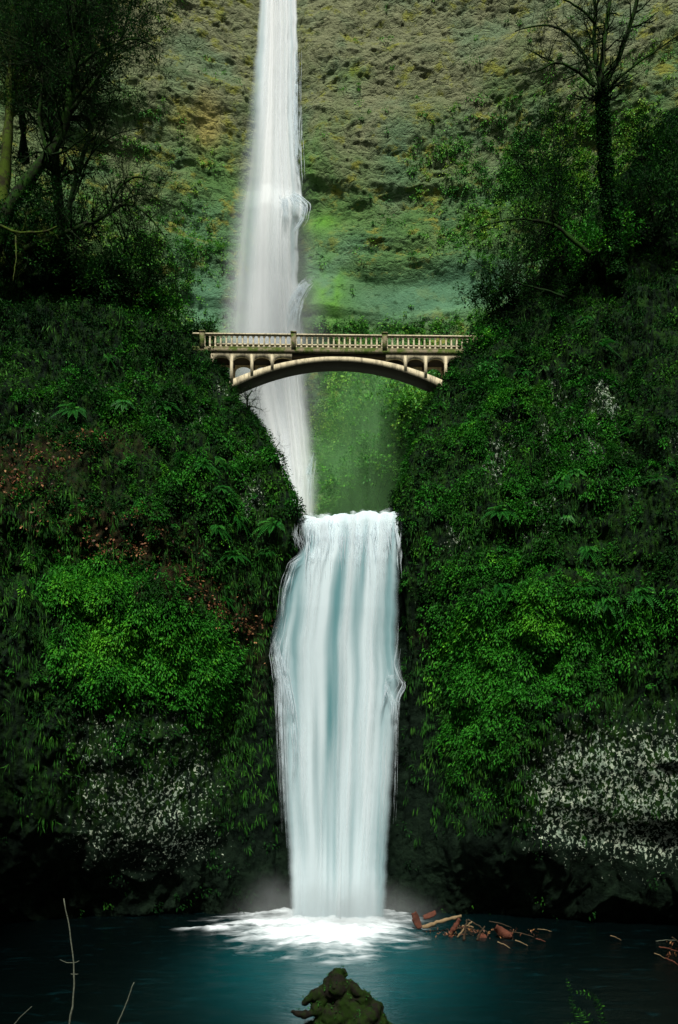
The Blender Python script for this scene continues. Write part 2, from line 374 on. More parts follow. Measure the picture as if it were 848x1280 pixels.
    n2 = np.cross(np.gradient(G2, axis=1), np.gradient(G2, axis=0)).reshape(-1, 3); n2 /= np.linalg.norm(n2, axis=1)[:,None]+1e-9
    if flip: n2 = -n2
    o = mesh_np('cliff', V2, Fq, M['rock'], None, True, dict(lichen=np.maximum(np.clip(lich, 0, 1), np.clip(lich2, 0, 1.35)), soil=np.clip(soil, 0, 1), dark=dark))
    tag(o, 'dark wet left cliff of the gorge under ferns and fallen leaves' if side=='L' else 'dark wet right cliff of the gorge with pale lichen low down', None, None, 'structure')
    area = np.linalg.norm(np.cross(G2[1:,:-1]-G2[:-1,:-1], G2[:-1,1:]-G2[:-1,:-1]), axis=-1)
    area = np.pad(area, ((0,1),(0,1))).ravel()
    vis = (np.abs(V2[:,0]) < V2[:,1]*.42+1.0)
    return dict(V=V2, n=n2, nrm0=n, area=area*vis, u=np.tile(f, nv), lich=lich, soil=soil, dark=dark, rough=disp)
LC, RC = cliff('L'), cliff('R')

def pick(rs, D, wgt, n):
    p = D['area']*np.maximum(wgt, 0); p = p/p.sum()
    return rs.choice(len(p), n, p=p)
def leaves(rs, cen, nrm, cnt, rad, ln, wd, droop=.7, tint=None, flat=.45, jit=.6):
    """cnt leaves round every centre: small folded rhombic blades spread over a drooping tuft"""
    m = len(cen); ci = np.repeat(np.arange(m), cnt); N = len(ci)
    rad = np.broadcast_to(rad, (m,))[ci]
    off = rs.normal(size=(N,3)); off /= np.linalg.norm(off, axis=1)[:,None]
    off *= (rs.rand(N)**.5)[:,None]
    nn = nrm[ci]; h = np.einsum('ij,ij->i', off, nn)
    off = off-nn*(h*(1-flat))[:,None]+nn*.28
    pos = cen[ci]+off*rad[:,None]
    dirv = off*.6+nn*.55+rs.normal(size=(N,3))*jit*.5; dirv[:,2] -= droop*rs.rand(N)*1.3
    dirv /= np.linalg.norm(dirv, axis=1)[:,None]+1e-9
    side = np.cross(dirv, nn*.8+np.array([0,-.2,.7])+rs.normal(size=(N,3))*.45); side /= np.linalg.norm(side, axis=1)[:,None]+1e-9
    L = (ln*(.55+.9*rs.rand(N)))[:,None]; W = L*wd*.5
    up = np.cross(side, dirv)
    a = pos; b = pos+dirv*L*.5+side*W+up*L*.06; c = pos+dirv*L-up*L*.1; d_ = pos+dirv*L*.5-side*W+up*L*.06
    V = np.stack([a,b,c,d_], 1).reshape(-1,3)
    i = np.arange(N)*4
    Q = np.stack([i, i+1, i+2, i+3], 1)
    tv = np.repeat((tint if tint is not None else rs.rand(m))[ci], 4)
    return V, Q, tv
class LeafSet:
    def __init__(s): s.V=[]; s.Q=[]; s.t=[]; s.n=0
    def add(s, V, Q, t): s.V.append(V); s.Q.append(Q+s.n); s.t.append(t); s.n += len(V)
    def build(s, name, mat, parent=None): return mesh_np(name, np.concatenate(s.V), np.concatenate(s.Q), mat, parent, False, {'tint': np.concatenate(s.t)})

def cover(D, seed, side):
    rs = np.random.RandomState(seed); V, n = D['V'], D['n']; x, y, z = V.T
    up = np.clip(n[:,2]*.5+.5, 0, 1)
    patch = sstep(-.10, .22, fbm(V*.55+7, 4, .6)); fine = sstep(-.05,.25, fbm(V*1.6, 3))
    if side == 'L':
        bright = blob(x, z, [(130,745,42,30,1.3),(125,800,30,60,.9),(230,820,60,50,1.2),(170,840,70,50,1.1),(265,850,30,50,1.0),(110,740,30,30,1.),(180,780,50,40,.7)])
        mid = blob(x, z, [(200,520,130,90,.8),(240,650,90,80,.7),(300,680,60,70,.8),(90,540,80,80,.5),(300,560,60,80,.6),(340,650,30,60,.6),(30,720,50,40,.6),(150,420,140,40,.6)])
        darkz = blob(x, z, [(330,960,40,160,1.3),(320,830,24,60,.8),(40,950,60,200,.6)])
        yel = blob(x, z, [(150,800,40,60,.7),(290,720,30,30,.4)])
    else:
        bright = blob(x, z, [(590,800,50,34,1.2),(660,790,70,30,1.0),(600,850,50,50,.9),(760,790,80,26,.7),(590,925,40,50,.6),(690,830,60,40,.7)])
        mid = blob(x, z, [(560,560,50,100,.9),(640,520,80,110,.9),(700,460,60,80,.9),(720,650,80,80,.8),(600,690,60,70,.8),(690,730,70,40,.8),(740,560,60,90,.5),(800,660,60,70,.5),(545,680,30,70,.8)])
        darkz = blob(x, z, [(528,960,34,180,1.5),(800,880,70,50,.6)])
        yel = blob(x, z, [(560,500,40,60,.5),(700,720,60,30,.6),(670,790,40,20,.8),(540,830,16,60,.8),(700,470,20,80,.4)])
    lich = np.clip(D['lich'], 0, 1); soil = np.clip(D['soil'], 0, 1); low = sstep(2.0, 7.0, z)
    base = (1-.94*np.clip(lich*1.6,0,1))*(1-.72*np.clip(soil,0,1))*(1-np.clip(darkz,0,1)*.93)*(.12+.88*low)
    base *= (.15+1.1*up)*(D['u'] < 1.75)
    sidek = blob(x, z, [(20,900,75,230,1.1),(60,1080,200,60,.8),(840,880,60,60,.6),(640,1090,220,60,.9),(845,620,40,200,.6),(10,560,50,160,.5),(170,985,80,80,.8)])
    base *= 1-.93*np.clip(sidek,0,1); convex = .12+.88*sstep(-.55,.35,D['rough']-np.mean(D['rough']))
    out = []
    # 1 dark filler everywhere
    L = LeafSet(); cx2 = .25+.75*sstep(-.9,.1,D['rough']-np.mean(D['rough']))
    i = pick(rs, D, cx2*base*(.35+patch)*(.5+fine), 11500)
    L.add(*leaves(rs, V[i], n[i], 15, .22+.4*rs.rand(len(i)), .18, .42, .8, np.clip(.28+.30*np.clip(mid[i],0,1)+1.5*fbm(V[i]*.33+3,4,.6)+.18*rs.normal(size=len(i)),0,1)))
    i = pick(rs, D, cx2*base*(.3+.7*fine)*(1-.8*np.clip(bright,0,1)), 15000)
    L.add(*leaves(rs, V[i], n[i], 5, .25, .12, .5, .6, rs.rand(len(i))**2))
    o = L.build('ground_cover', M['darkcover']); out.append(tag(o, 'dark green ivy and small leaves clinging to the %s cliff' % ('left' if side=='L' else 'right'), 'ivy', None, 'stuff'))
    # 2 clumps catching the light
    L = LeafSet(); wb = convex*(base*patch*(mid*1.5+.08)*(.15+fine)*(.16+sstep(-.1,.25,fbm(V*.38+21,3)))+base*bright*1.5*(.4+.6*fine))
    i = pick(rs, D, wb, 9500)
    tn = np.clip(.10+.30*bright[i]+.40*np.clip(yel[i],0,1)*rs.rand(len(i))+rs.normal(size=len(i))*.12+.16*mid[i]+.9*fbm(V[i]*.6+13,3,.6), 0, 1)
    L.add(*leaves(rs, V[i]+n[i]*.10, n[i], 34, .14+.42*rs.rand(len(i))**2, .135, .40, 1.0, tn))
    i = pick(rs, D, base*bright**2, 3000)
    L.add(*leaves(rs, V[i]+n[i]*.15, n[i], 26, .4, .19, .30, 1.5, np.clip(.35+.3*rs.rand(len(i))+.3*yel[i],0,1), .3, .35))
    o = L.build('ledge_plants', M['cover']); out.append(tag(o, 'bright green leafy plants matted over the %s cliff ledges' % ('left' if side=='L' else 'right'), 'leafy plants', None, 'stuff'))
    # 3 hanging moss: long narrow blades pointing down
    hz = blob(x, z, [(40,760,60,60,.9),(60,900,50,120,.5),(60,690,60,40,.8),(290,900,30,120,.6),(150,950,60,90,.25),(300,700,50,40,.6),(300,1000,30,80,.3)] if side=='L' else
                    [(600,900,55,70,1.0),(560,880,25,80,.9),(640,880,60,60,.8),(620,1000,70,60,.35),(740,850,90,50,.6),(640,640,80,100,.5),(580,660,50,90,.5),(570,1000,40,80,.4)])
    i = pick(rs, D, (hz+.08)*(.3+fine)*(1-.93*np.clip(lich*1.4,0,1))*low*(1-.85*np.clip(sidek,0,1)), 8000)
    V1, Q1, t1 = leaves(rs, V[i]+n[i]*.05, n[i]*.5, 8, .22, .34, .10, 5.0, rs.rand(len(i))*.8, .3, .15)
    L = LeafSet(); L.add(V1, Q1, t1)
    o = L.build('hanging_moss', M['hang']); out.append(tag(o, 'long moss strands hanging down the %s cliff' % ('left' if side=='L' else 'right'), 'moss', None, 'stuff'))
    if side == 'L':
        L = LeafSet(); i = pick(rs, D, np.clip(soil-.25,0,1)*(.1+up)*(.05+fine*patch), 1500)
        L.add(*leaves(rs, V[i]+n[i]*.06, n[i]*.6, 3, .26, .15, .6, .3, rs.rand(len(i)), .2, 1.2))
        o = L.build('fallen_leaves', M['fallen']); tag(o, 'rusty brown fallen leaves strewn over the left cliff slope', 'fallen leaves', None, 'stuff')
cover(LC, 11, 'L'); cover(RC, 12, 'R')

# ------------------------------------------------------------------ the far cliff of the amphitheatre
def far_cliff():
    nu, nv = 820, 900
    xs = np.linspace(-52, 52, nu); zs = np.linspace(16, 104, nv)
    Xg, Zg = np.meshgrid(xs, zs)
    x = Xg.ravel(); z = Zg.ravel()
    wz = z+1.6*fbm(np.stack([x*.09, z*.03, 0*x], 1), 3)+.10*(x-6)       # strata tilt and wander
    prof = np.interp(wz, [16, 36, 47, 50, 51, 56, 57, 63, 64, 71, 73, 82, 104], [-6, -2, .0, .1, -.5, -.3, .4, .5, .0, .2, .7, .2, -1])
    y = 84.5-.008*x**2+prof
    V = np.stack([x, y, z], 1)
    sm = np.clip(blob(x, z, [(520,370,110,26,1.1),(460,365,60,24,1.),(600,350,60,26,.8),(260,390,34,50,1.),(410,365,30,50,1.1),(400,270,30,26,.9)], 83), 0, 1)
    teal = np.clip(blob(x, z, [(520,370,120,30,1.0),(262,385,36,50,1.1),(600,345,70,30,.8),(440,300,40,20,.6),(250,300,60,50,.5),(400,330,40,30,.5),(500,210,30,40,.5),(450,560,70,60,.4)], 83), 0, 1)
    moss = np.clip(blob(x, z, [(412,362,20,44,1.2),(402,262,22,14,1.0),(388,190,10,30,.5),(440,560,80,80,.8),(440,75,22,14,.4)], 83), 0, 1)*sstep(-.25,.2,fbm(V*.35,3)+.1)
    ochre = np.clip(blob(x, z, [(262,150,16,22,1.0),(258,172,14,14,.6),(230,160,20,26,.35)], 84), 0, 1)
    veg = np.clip(blob(x, z, [(480,405,110,8,1.1),(240,320,70,16,.6),(200,250,40,60,.3),(700,250,90,80,.9),(650,200,50,50,.4),(540,500,60,60,.5),(150,300,80,90,.3),(400,490,80,30,.5),(560,160,30,20,.4),(225,100,50,6,.8),(300,120,30,8,.5)], 83), 0, 1)*sstep(-.3,.15,fbm(V*.5+3,4))
    q = V+1.5*np.stack([fbm(V*.2+o, 3) for o in (0, 40, 80)], 1)
    rough = 1-.9*sm
    d_ = 2.6*fbm(q*np.array([.06,.06,.10]), 2)+rough*(.55*ridged(q*np.array([.22,.22,.34]), 5, .6)+.26*fbm(q*np.array([.6,.6,.6])+11, 5, .68)-.30*sstep(.15,.6,fbm(V*np.array([.9,.9,1.6])+3,5,.65)))
    d_ += .9*np.clip(blob(x, z, [(255,400,36,46,1.0),(412,375,34,44,1.0),(405,275,30,20,.6)], 83), 0, 1)
    # the chute the upper fall runs down
    d_ -= 1.6*np.exp(-((x-X_(345,84))/2.6)**2)
    V[:,1] -= d_
    o = mesh_np('far_cliff', V, grid_faces(nu, nv), M['far'], None, True, dict(teal=teal, moss=moss, ochre=ochre, veg=veg, smoothm=sm))
    tag(o, 'tall pitted rock face with mossy ledges behind the upper waterfall', None, None, 'structure')
    G = V.reshape(nv, nu, 3); n = np.cross(np.gradient(G, axis=1), np.gradient(G, axis=0)).reshape(-1,3); n /= np.linalg.norm(n, axis=1)[:,None]
    if n[:,1].mean() > 0: n = -n
    vis = (np.abs(x) < 37)
    D = dict(V=V, n=n, area=vis*1.0, x=x, z=z, veg=veg, sm=sm)
    rs = np.random.RandomState(5)
    # tufts on the ledges
    up = np.clip(n[:,2], 0, 1)
    fallm = 1-np.exp(-((x-X_(345,84))/3.4)**4)
    lowz = blob(x, z, [(470,560,80,90,1.5),(520,480,60,50,1.0),(480,406,130,9,1.8),(700,260,90,80,1.2),(620,210,70,50,.5),(190,250,60,80,.15),(245,320,60,20,.4),(200,360,60,40,.6)], 83)
    wgt = (up*.35*(.06+sstep(64,48,z))*sstep(.0,.3,fbm(V*.3+2,4))+lowz*.35*(.2+sstep(-.1,.25,fbm(V*.4+9,4))))*(1-.93*sm)*fallm
    L = LeafSet(); i = pick(rs, D, wgt, 9000)
    tn = np.clip(.30+rs.normal(size=len(i))*.22+.4*sstep(.0,.3,fbm(V[i]*.15+4,3)), 0, 1)
    L.add(*leaves(rs, V[i], n[i], 22, .2+.5*rs.rand(len(i))**2, .19, .5, .5, tn))
    o = L.build('ledge_moss', M['farleaf']); tag(o, 'yellow green tufts of moss and ferns on the far rock face', 'moss', None, 'stuff')
    return D
FC = far_cliff()

# ------------------------------------------------------------------ water
M['soffit'] = mat_simple('shade_dark_soffit', (.020,.016,.008), (.06,.048,.026), 1.5)  # concrete undersides painted dark to stand in for shade under the bridge
M['fall_back'] = mat_fall('lower_fall_sheet', 5.0, .85, .8, lo=(.12,.33,.36), hi=(.74,.87,.91), thr=(.34,.60))
M['fall_front'] = mat_fall('lower_fall_veil', 7, .0, .8, lo=(.62,.80,.83), hi=(.88,.94,.97), thr=(.44,.70), amax=.62)
M['up_back'] = mat_fall('upper_fall_sheet', 4, .78, .35, lo=(.42,.60,.66), hi=(.90,.94,.98), thr=(.26,.56), vs=.7, amax=.97)
M['up_front'] = mat_fall('upper_fall_veil', 4.5, .1, .35, lo=(.72,.80,.84), hi=(.92,.94,.94), thr=(.34,.70), vs=.6, amax=.75)
def fall_sheet(name, mat, rows, left, right, Yf, core=None, nu=90, nv=260, amp=.2, seed=0, soft=.06, y0=0, parent=None, top_round=0, fade_bot=0, alpha_side=None, kk=2.6, lip=0):
    """a curtain between two wandering edges (columns at given rows of the picture), standing at distance Yf(row)"""
    pr = np.linspace(rows[0], rows[-1], nv); l = np.interp(pr, rows, left); r = np.interp(pr, rows, right)
    u = np.linspace(0, 1, nu); Yv = Yf(pr)
    jag = fbm(np.stack([pr*.045+seed, 0*pr, 0*pr+seed], 1), 4)*3
    jag2 = fbm(np.stack([pr*.045+seed+50, 0*pr, 0*pr+seed], 1), 4)*3
    s_ = (pr-rows[0])/(rows[-1]-rows[0]); l0 = left[0]+(left[-1]-left[0])*s_; r0 = right[0]+(right[-1]-right[0])*s_
    PX = l0[:,None]*(1-u)+r0[:,None]*u+(l+jag-l0)[:,None]*(1-u)**kk+(r+jag2-r0)[:,None]*u**kk
    Yg = np.repeat(Yv[:,None], nu, 1)
    UU, VV = np.meshgrid(u, (pr-rows[0])/(rows[-1]-rows[0]))
    X = (PX-CX)*Yv[:,None]/F; Z = CZ+(HY-pr)[:,None]*Yv[:,None]/F+0*X
    nn = fbm(np.stack([UU.ravel()*7+seed, VV.ravel()*.8, 0*UU.ravel()+seed], 1), 2, .4).reshape(UU.shape)
    Yg = Yg+y0+nn*amp-.35*np.sin(np.pi*np.clip(UU,0,1))
    Z = Z+lip*(UU-.35)*sstep(.12,0,VV)+np.abs(lip)*1.1*fbm(np.stack([UU.ravel()*7,0*UU.ravel(),0*UU.ravel()+seed],1),3).reshape(UU.shape)*sstep(.12,0,VV)
    if top_round: Z = Z-top_round*(1-np.sin(np.pi*np.clip(UU,0.02,.98))**.3)*np.exp(-VV*12)
    al = sstep(0, soft, UU)*sstep(1, 1-soft, UU)
    if alpha_side is not None: al = al*alpha_side(UU, VV)
    if fade_bot: al = al*sstep(1, 1-fade_bot, VV)
    cr = core(UU, VV) if core is not None else 0*UU
    V = np.stack([X, Yg, Z], -1).reshape(-1, 3)
    return mesh_np(name, V, grid_faces(nu, nv), mat, parent, True, dict(alpha=al.ravel(), core=cr.ravel()), np.stack([UU.ravel(), VV.ravel()*3], 1))
def low_Y(pr):     # the lip curls over, then the water drops almost straight
    return np.interp(pr, [641, 644, 648, 655, 670, 700, 760, 900, 1160], [47.0, 45.8, 45.25, 44.95, 44.75, 44.55, 44.35, 44.15, 44.0])
lf = empty('waterfall', (0, 44.3, 0), None, None); lf['kind'] = 'structure'; lf['label'] = 'wide silky lower waterfall pouring from the stone lip into the pool'
rows = [645,660,680,692,705,730,780,800,850,900,950,1000,1060,1150]
le =   [372,374,379,371,362,355,346,341,345,351,353,356,360,362]
ri =   [507,506,504,501,501,500,499,498,502,497,494,491,487,484]
bands = lambda U, V: .45*np.exp(-((U-.27)/.10)**2)+.55*np.exp(-((U-.52-.03*V)/.05)**2)+.35*np.exp(-((U-.73)/.08)**2)+.8*np.exp(-V*16)+.5*sstep(.75,1,V)-.22*np.exp(-((U-.42)/.05)**2)-.2*np.exp(-((U-.63)/.035)**2)-.2*np.exp(-((U-.92)/.06)**2)+.1
fall_sheet('falling_sheet', M['fall_back'], rows, np.array(le)-np.interp(rows,[690,740,1000,1100],[0,4,4,0]), np.array(ri)+np.interp(rows,[760,840,1000],[0,2,0]), low_Y, core=bands, seed=1, soft=.09, parent=lf, nu=120, amp=.10, lip=.35)
fall_sheet('veil', M['fall_front'], rows, np.array(le)+6, np.array(ri)-5, low_Y, core=lambda U,V: .4+0*U, seed=2, soft=.12, y0=-.28, parent=lf, amp=.12, lip=.35)
fall_sheet('veil', M['fall_front'], rows, np.array(le)+1, np.array(ri)-1, low_Y, core=lambda U,V: .4+0*U, seed=5, soft=.10, y0=-.5, parent=lf, amp=.14, lip=.35, alpha_side=lambda U,V: .8*np.clip(1-1.5*sstep(.12,.45,U)*sstep(.95,.6,U),0.1,1))
def strands(paths, rs, name, parent, per=9, spread=1.6, rad=.035, k=4, al=.8):
    mb = MB()
    for path, Y in paths:
        path = np.array(path, float); s = np.linspace(0, 1, len(path)); t = np.linspace(0, 1, 26)
        for j in range(per):
            px = np.interp(t, s, path[:,0])+rs.normal()*spread+np.cumsum(rs.normal(size=26))*.35
            py = np.interp(t, s, path[:,1])+rs.normal()*2
            Yv = (Y(py) if callable(Y) else np.full(26, float(Y)))-.35-.2*rs.rand()
            a, b = np.sort(rs.rand(2)); a *= .5; b = .5+.5*b
            tt = (t >= a)&(t <= b)
            if tt.sum() < 4: continue
            pts = np.stack([(px-CX)*Yv/F, Yv, CZ+(HY-py)*Yv/F], 1)[tt]
            r = rad*(.4+rs.rand())*np.sin(np.linspace(.15, 3.0, len(pts)))
            mb.add_ = None; mb.tube(pts, r, k, al*(.5+.5*rs.rand()))
    return mb.build(name, M['strand'], parent)
rs = np.random.RandomState(3)
paths = [([(352,770),(343,800),(350,840),(352,900),(355,960),(358,1040)], low_Y), ([(362,740),(352,790),(346,810),(356,850),(362,900),(360,960)], low_Y),
         ([(345,790),(340,815),(347,850),(349,900),(352,980),(357,1080)], low_Y), ([(360,790),(357,830),(366,880),(372,940),(368,1000)], low_Y),
         ([(499,770),(498,800),(494,830),(500,848),(505,855),(497,870),(494,900),(492,980),(488,1050)], low_Y),
         ([(490,830),(484,860),(492,880),(490,930)], low_Y), ([(500,850),(488,846),(480,870),(474,900)], low_Y),
         ([(372,655),(371,668),(376,682),(378,692)], 44.9), ([(380,692),(366,702),(356,735),(352,780)], low_Y), ([(384,690),(392,698),(398,692)], low_Y)]
strands(paths, rs, 'strands', lf, per=16, spread=2.6, rad=.017, al=.6)
# boiling crest at the lip
mb = MB()
for i in range(150):
    u = rs.rand(); px = 380+u*122; py = 650-3*u+rs.rand()**2*18; n_ = 10; L = 8+rs.rand()**2*70
    pyv = py+np.linspace(0, L, n_); pxv = px+np.cumsum(rs.normal(size=n_))*.6+(px-440)*.0006*np.linspace(0, L, n_)
    Yv = low_Y(pyv)-.32-.1*rs.rand()
    mb.tube(np.stack([(pxv-CX)*Yv/F, Yv, CZ+(HY-pyv)*Yv/F], 1), .035*(.4+rs.rand())*np.sin(np.linspace(.3, 3.0, n_)), 4, .25+.4*rs.rand())
mb.build('crest', M['strand'], lf)

uf = empty('waterfall', (-6.3, 80, 30), None, None); uf['kind'] = 'structure'; uf['label'] = 'thin tall upper waterfall drifting down the far rock face behind the bridge'
rows = [-20, 60, 150, 200, 240, 262, 290, 350, 420, 500, 560, 600, 660]
le = [325,318,306,296,289,284,279,272,264,288,314,328,345]
ri = [373,373,370,374,379,380,374,374,384,388,398,404,402]
upY = lambda pr: np.interp(pr, [-20, 240, 262, 345, 400, 660], [82.4, 81.2, 80.6, 80.2, 79.6, 77])
upc = lambda U, V: 1.0*np.exp(-((U-.47-.02*V)/.15)**2)+.15-.5*np.exp(-((U-.76)/.09)**2-((V-.47)/.07)**2)+.7*np.exp(-((U-.5)/.3)**2-((V-.64)/.08)**2)
sL = lambda U, V: sstep(0, .12+.24*sstep(.10,.35,V), U)*sstep(1, .9-.38*sstep(.4,.75,V), U)*(1-.45*np.exp(-((U-.80)/.10)**2-((V-.45)/.09)**2))
fall_sheet('falling_sheet', M['up_back'], rows, le, ri, upY, core=upc, seed=11, soft=.05, parent=uf, nu=110, nv=320, amp=.12, alpha_side=sL)
fall_sheet('veil', M['up_front'], rows, np.array(le)+6, np.array(ri)-8, upY, core=lambda U,V: .4+0*U, seed=13, soft=.2, y0=-.5, parent=uf, nu=100, nv=320, amp=.2)
fall_sheet('veil', M['up_front'], rows, np.array(le)+12, np.array(ri)-22, upY, core=lambda U,V: .7+0*U, seed=17, soft=.3, y0=-.9, parent=uf, nu=80, nv=320, amp=.2)
rs = np.random.RandomState(8)
strands([([(352,250),(362,240),(372,246),(382,256),(378,275),(366,292),(358,302)], 79.8), ([(350,245),(356,253),(356,285)], 79.8), ([(362,243),(368,250),(371,270)], 79.8),
         ([(391,344),(380,354),(368,376),(360,398),(356,418)], 79.0), ([(390,347),(383,358),(374,376),(370,396),(368,418)], 79.0), ([(386,350),(374,366),(368,388),(366,414)], 79.0), ([(384,352),(376,360),(360,390)], 78.8), ([(390,567),(386,590),(385,640)], 77.5),([(372,10),(371,80),(370,150),(372,200),(374,238)], 80.8)],
        rs, 'strands', uf, per=26, spread=2.6, rad=.04, al=.6)

def pool():
    xs = np.concatenate([np.linspace(-60,-11,40)[:-1], np.linspace(-11,8,230), np.linspace(8,60,40)[1:]])
    ys = np.concatenate([np.linspace(16,33,50)[:-1], np.linspace(33,46.5,190), np.linspace(46.5,52,8)[1:]])
    Xg, Yg = np.meshgrid(xs, ys); x, y = Xg.ravel(), Yg.ravel()
    dx = (x+.2)/np.where(x < 0, 6.6, 4.9); dy = (y-43.6)/8.6
    r = np.sqrt(dx*dx+dy*dy); an = np.arctan2(dy, dx)
    rad = fbm(np.stack([an*2.2, r*.5, 0*r], 1), 4)
    foam = np.clip(1.25-r*1.1+rad*.35, 0, 1.0)
    foam = np.maximum(foam, .70*np.exp(-((y-41.9-.03*(x+5))/.42)**2)*sstep(-9.0,-6.5,x)*sstep(-1,-4,x))
    aer = np.clip(1.1*np.exp(-((x+.2)/4.6)**2-((y-36.5)/9.)**2)+.10*np.exp(-((x-2)/10.)**2), 0, 1)
    P_ = np.stack([x, y, 0*x], 1)
    z = .05*fbm(P_*np.array([.35,.7,1]), 3)+foam*(.18+.34*np.abs(fbm(P_*.8, 4))+.12*fbm(P_*2.4, 3))*sstep(0,.5,foam)
    o = mesh_np('pool', np.stack([x, y, z], 1), grid_faces(len(xs), len(ys)), M['pool'], None, True, dict(foam=foam, aer=aer))
    tag(o, 'dark teal plunge pool with white foam below the lower waterfall', None, None, 'structure')
pool()
# upper pool between the two falls
Xg, Yg = np.meshgrid(np.linspace(-14, 14, 60), np.linspace(45.4, 82, 60))
o = mesh_np('upper_pool', np.stack([Xg.ravel(), Yg.ravel(), 20.9+.04*perlin(np.stack([Xg.ravel(), Yg.ravel(), 0*Xg.ravel()], 1))], 1), grid_faces(60, 60), M['pool'], None, True,
            dict(foam=np.full(3600, .5), aer=np.full(3600, .8)))
tag(o, 'shallow upper pool between the two waterfalls', None, None, 'structure')
# rock wall behind the lower fall and its lip
Xg, Zg = np.meshgrid(np.linspace(-5, 5, 120), np.linspace(-3, 20.75, 240)); x, z = Xg.ravel(), Zg.ravel()
Vb = np.stack([x, 46.4+.0*x, z], 1); dd = .5*ridged(Vb*np.array([.5,.5,.3]), 4)+.3*fbm(Vb*1.6, 4); Vb[:,1] -= dd*sstep(20.8,19,z)
top = Vb[-120:].copy(); top[:,1] = 84
o = mesh_np('ledge_rock', np.concatenate([Vb, top]), grid_faces(120, 241), M['rock'], None, True, dict(lichen=np.zeros(240*120+120), soil=np.zeros(240*120+120), dark=np.ones(240*120+120)))
tag(o, 'black wet rock wall behind the lower waterfall', None, None, 'structure')
# the bank the picture is taken from
Xg, Yg = np.meshgrid(np.linspace(-45, 45, 160), np.linspace(-40, 23, 110)); x, y = Xg.ravel(), Yg.ravel()
z = np.interp(y, [-40, 0, 5, 14, 22, 24], [8, 6.6, 6.0, 3.0, -.8, -1.2])+.35*fbm(np.stack([x*.4, y*.4, 0*x], 1), 4)*sstep(24,18,y)+.010*x**2*sstep(30,0,y)
o = mesh_np('bank', np.stack([x, y, z], 1), grid_faces(160, 110), M['rock'], None, True, dict(lichen=0*x, soil=0*x+.4, dark=0*x+.3))
tag(o, 'mossy earth bank in front of the pool', None, None, 'structure')

# unseen gorge sides added to block light, running out past the camera, outside the picture: they close off the light from left and right
for sg in (-1, 1):
    tt, zz = np.meshgrid(np.linspace(0, 1, 110), np.linspace(0, 1, 90)); tt, zz = tt.ravel(), zz.ravel()
    yy = 36-tt*60; xx = sg*(np.interp(yy, [-30, 15, 26, 36], [17, 13.5, 14.5, 19])+zz**2*9); h_ = -2+zz*(52 if sg > 0 else 56)
    V = np.stack([xx, yy, h_], 1); V[:,0] += sg*1.8*fbm(V*.16, 4)
    o = mesh_np('gorge_light_blocker', V, grid_faces(110, 90), M['rock'], None, True, dict(lichen=0*tt, soil=0*tt, dark=0*tt)); tag(o, 'added light blocking gorge side running back past the %s of the picture' % ('left' if sg < 0 else 'right'), None, None, 'structure')
for nm, lb, loc, scl, dn, rz in [('spray', 'pale spray hanging over the foot of the lower waterfall', (-.3, 42.8, .3), (6.2, 3.0, 2.6), .55, 0),
                         ('spray', 'thin spray drifting left of the lower waterfall foot', (-3.6, 43.6, .9), (1.7, 1.2, 2.2), .30, 0),
                         ('spray', 'green tinged mist filling the basin under the bridge', (2.6, 73, 33), (7.0, 6, 13), .30, 0),
                         ('spray', 'soft white mist around the foot of the upper waterfall', (-6.0, 78.0, 45), (6.0, 3.6, 21), .34, 0)]:
    me = bpy.data.meshes.new(nm); import bmesh
    bm = bmesh.new(); bmesh.ops.create_icosphere(bm, subdivisions=3, radius=1.0); bm.to_mesh(me); bm.free()
    me.materials.append(mat_mist(nm, dn, (.85,.93,.94) if 'green' not in lb else (.45,1.0,.40)))
    o = bpy.data.objects.new(nm, me); C.objects.link(o); o.location = loc; o.scale = scl; tag(o, lb, None, None, 'stuff')

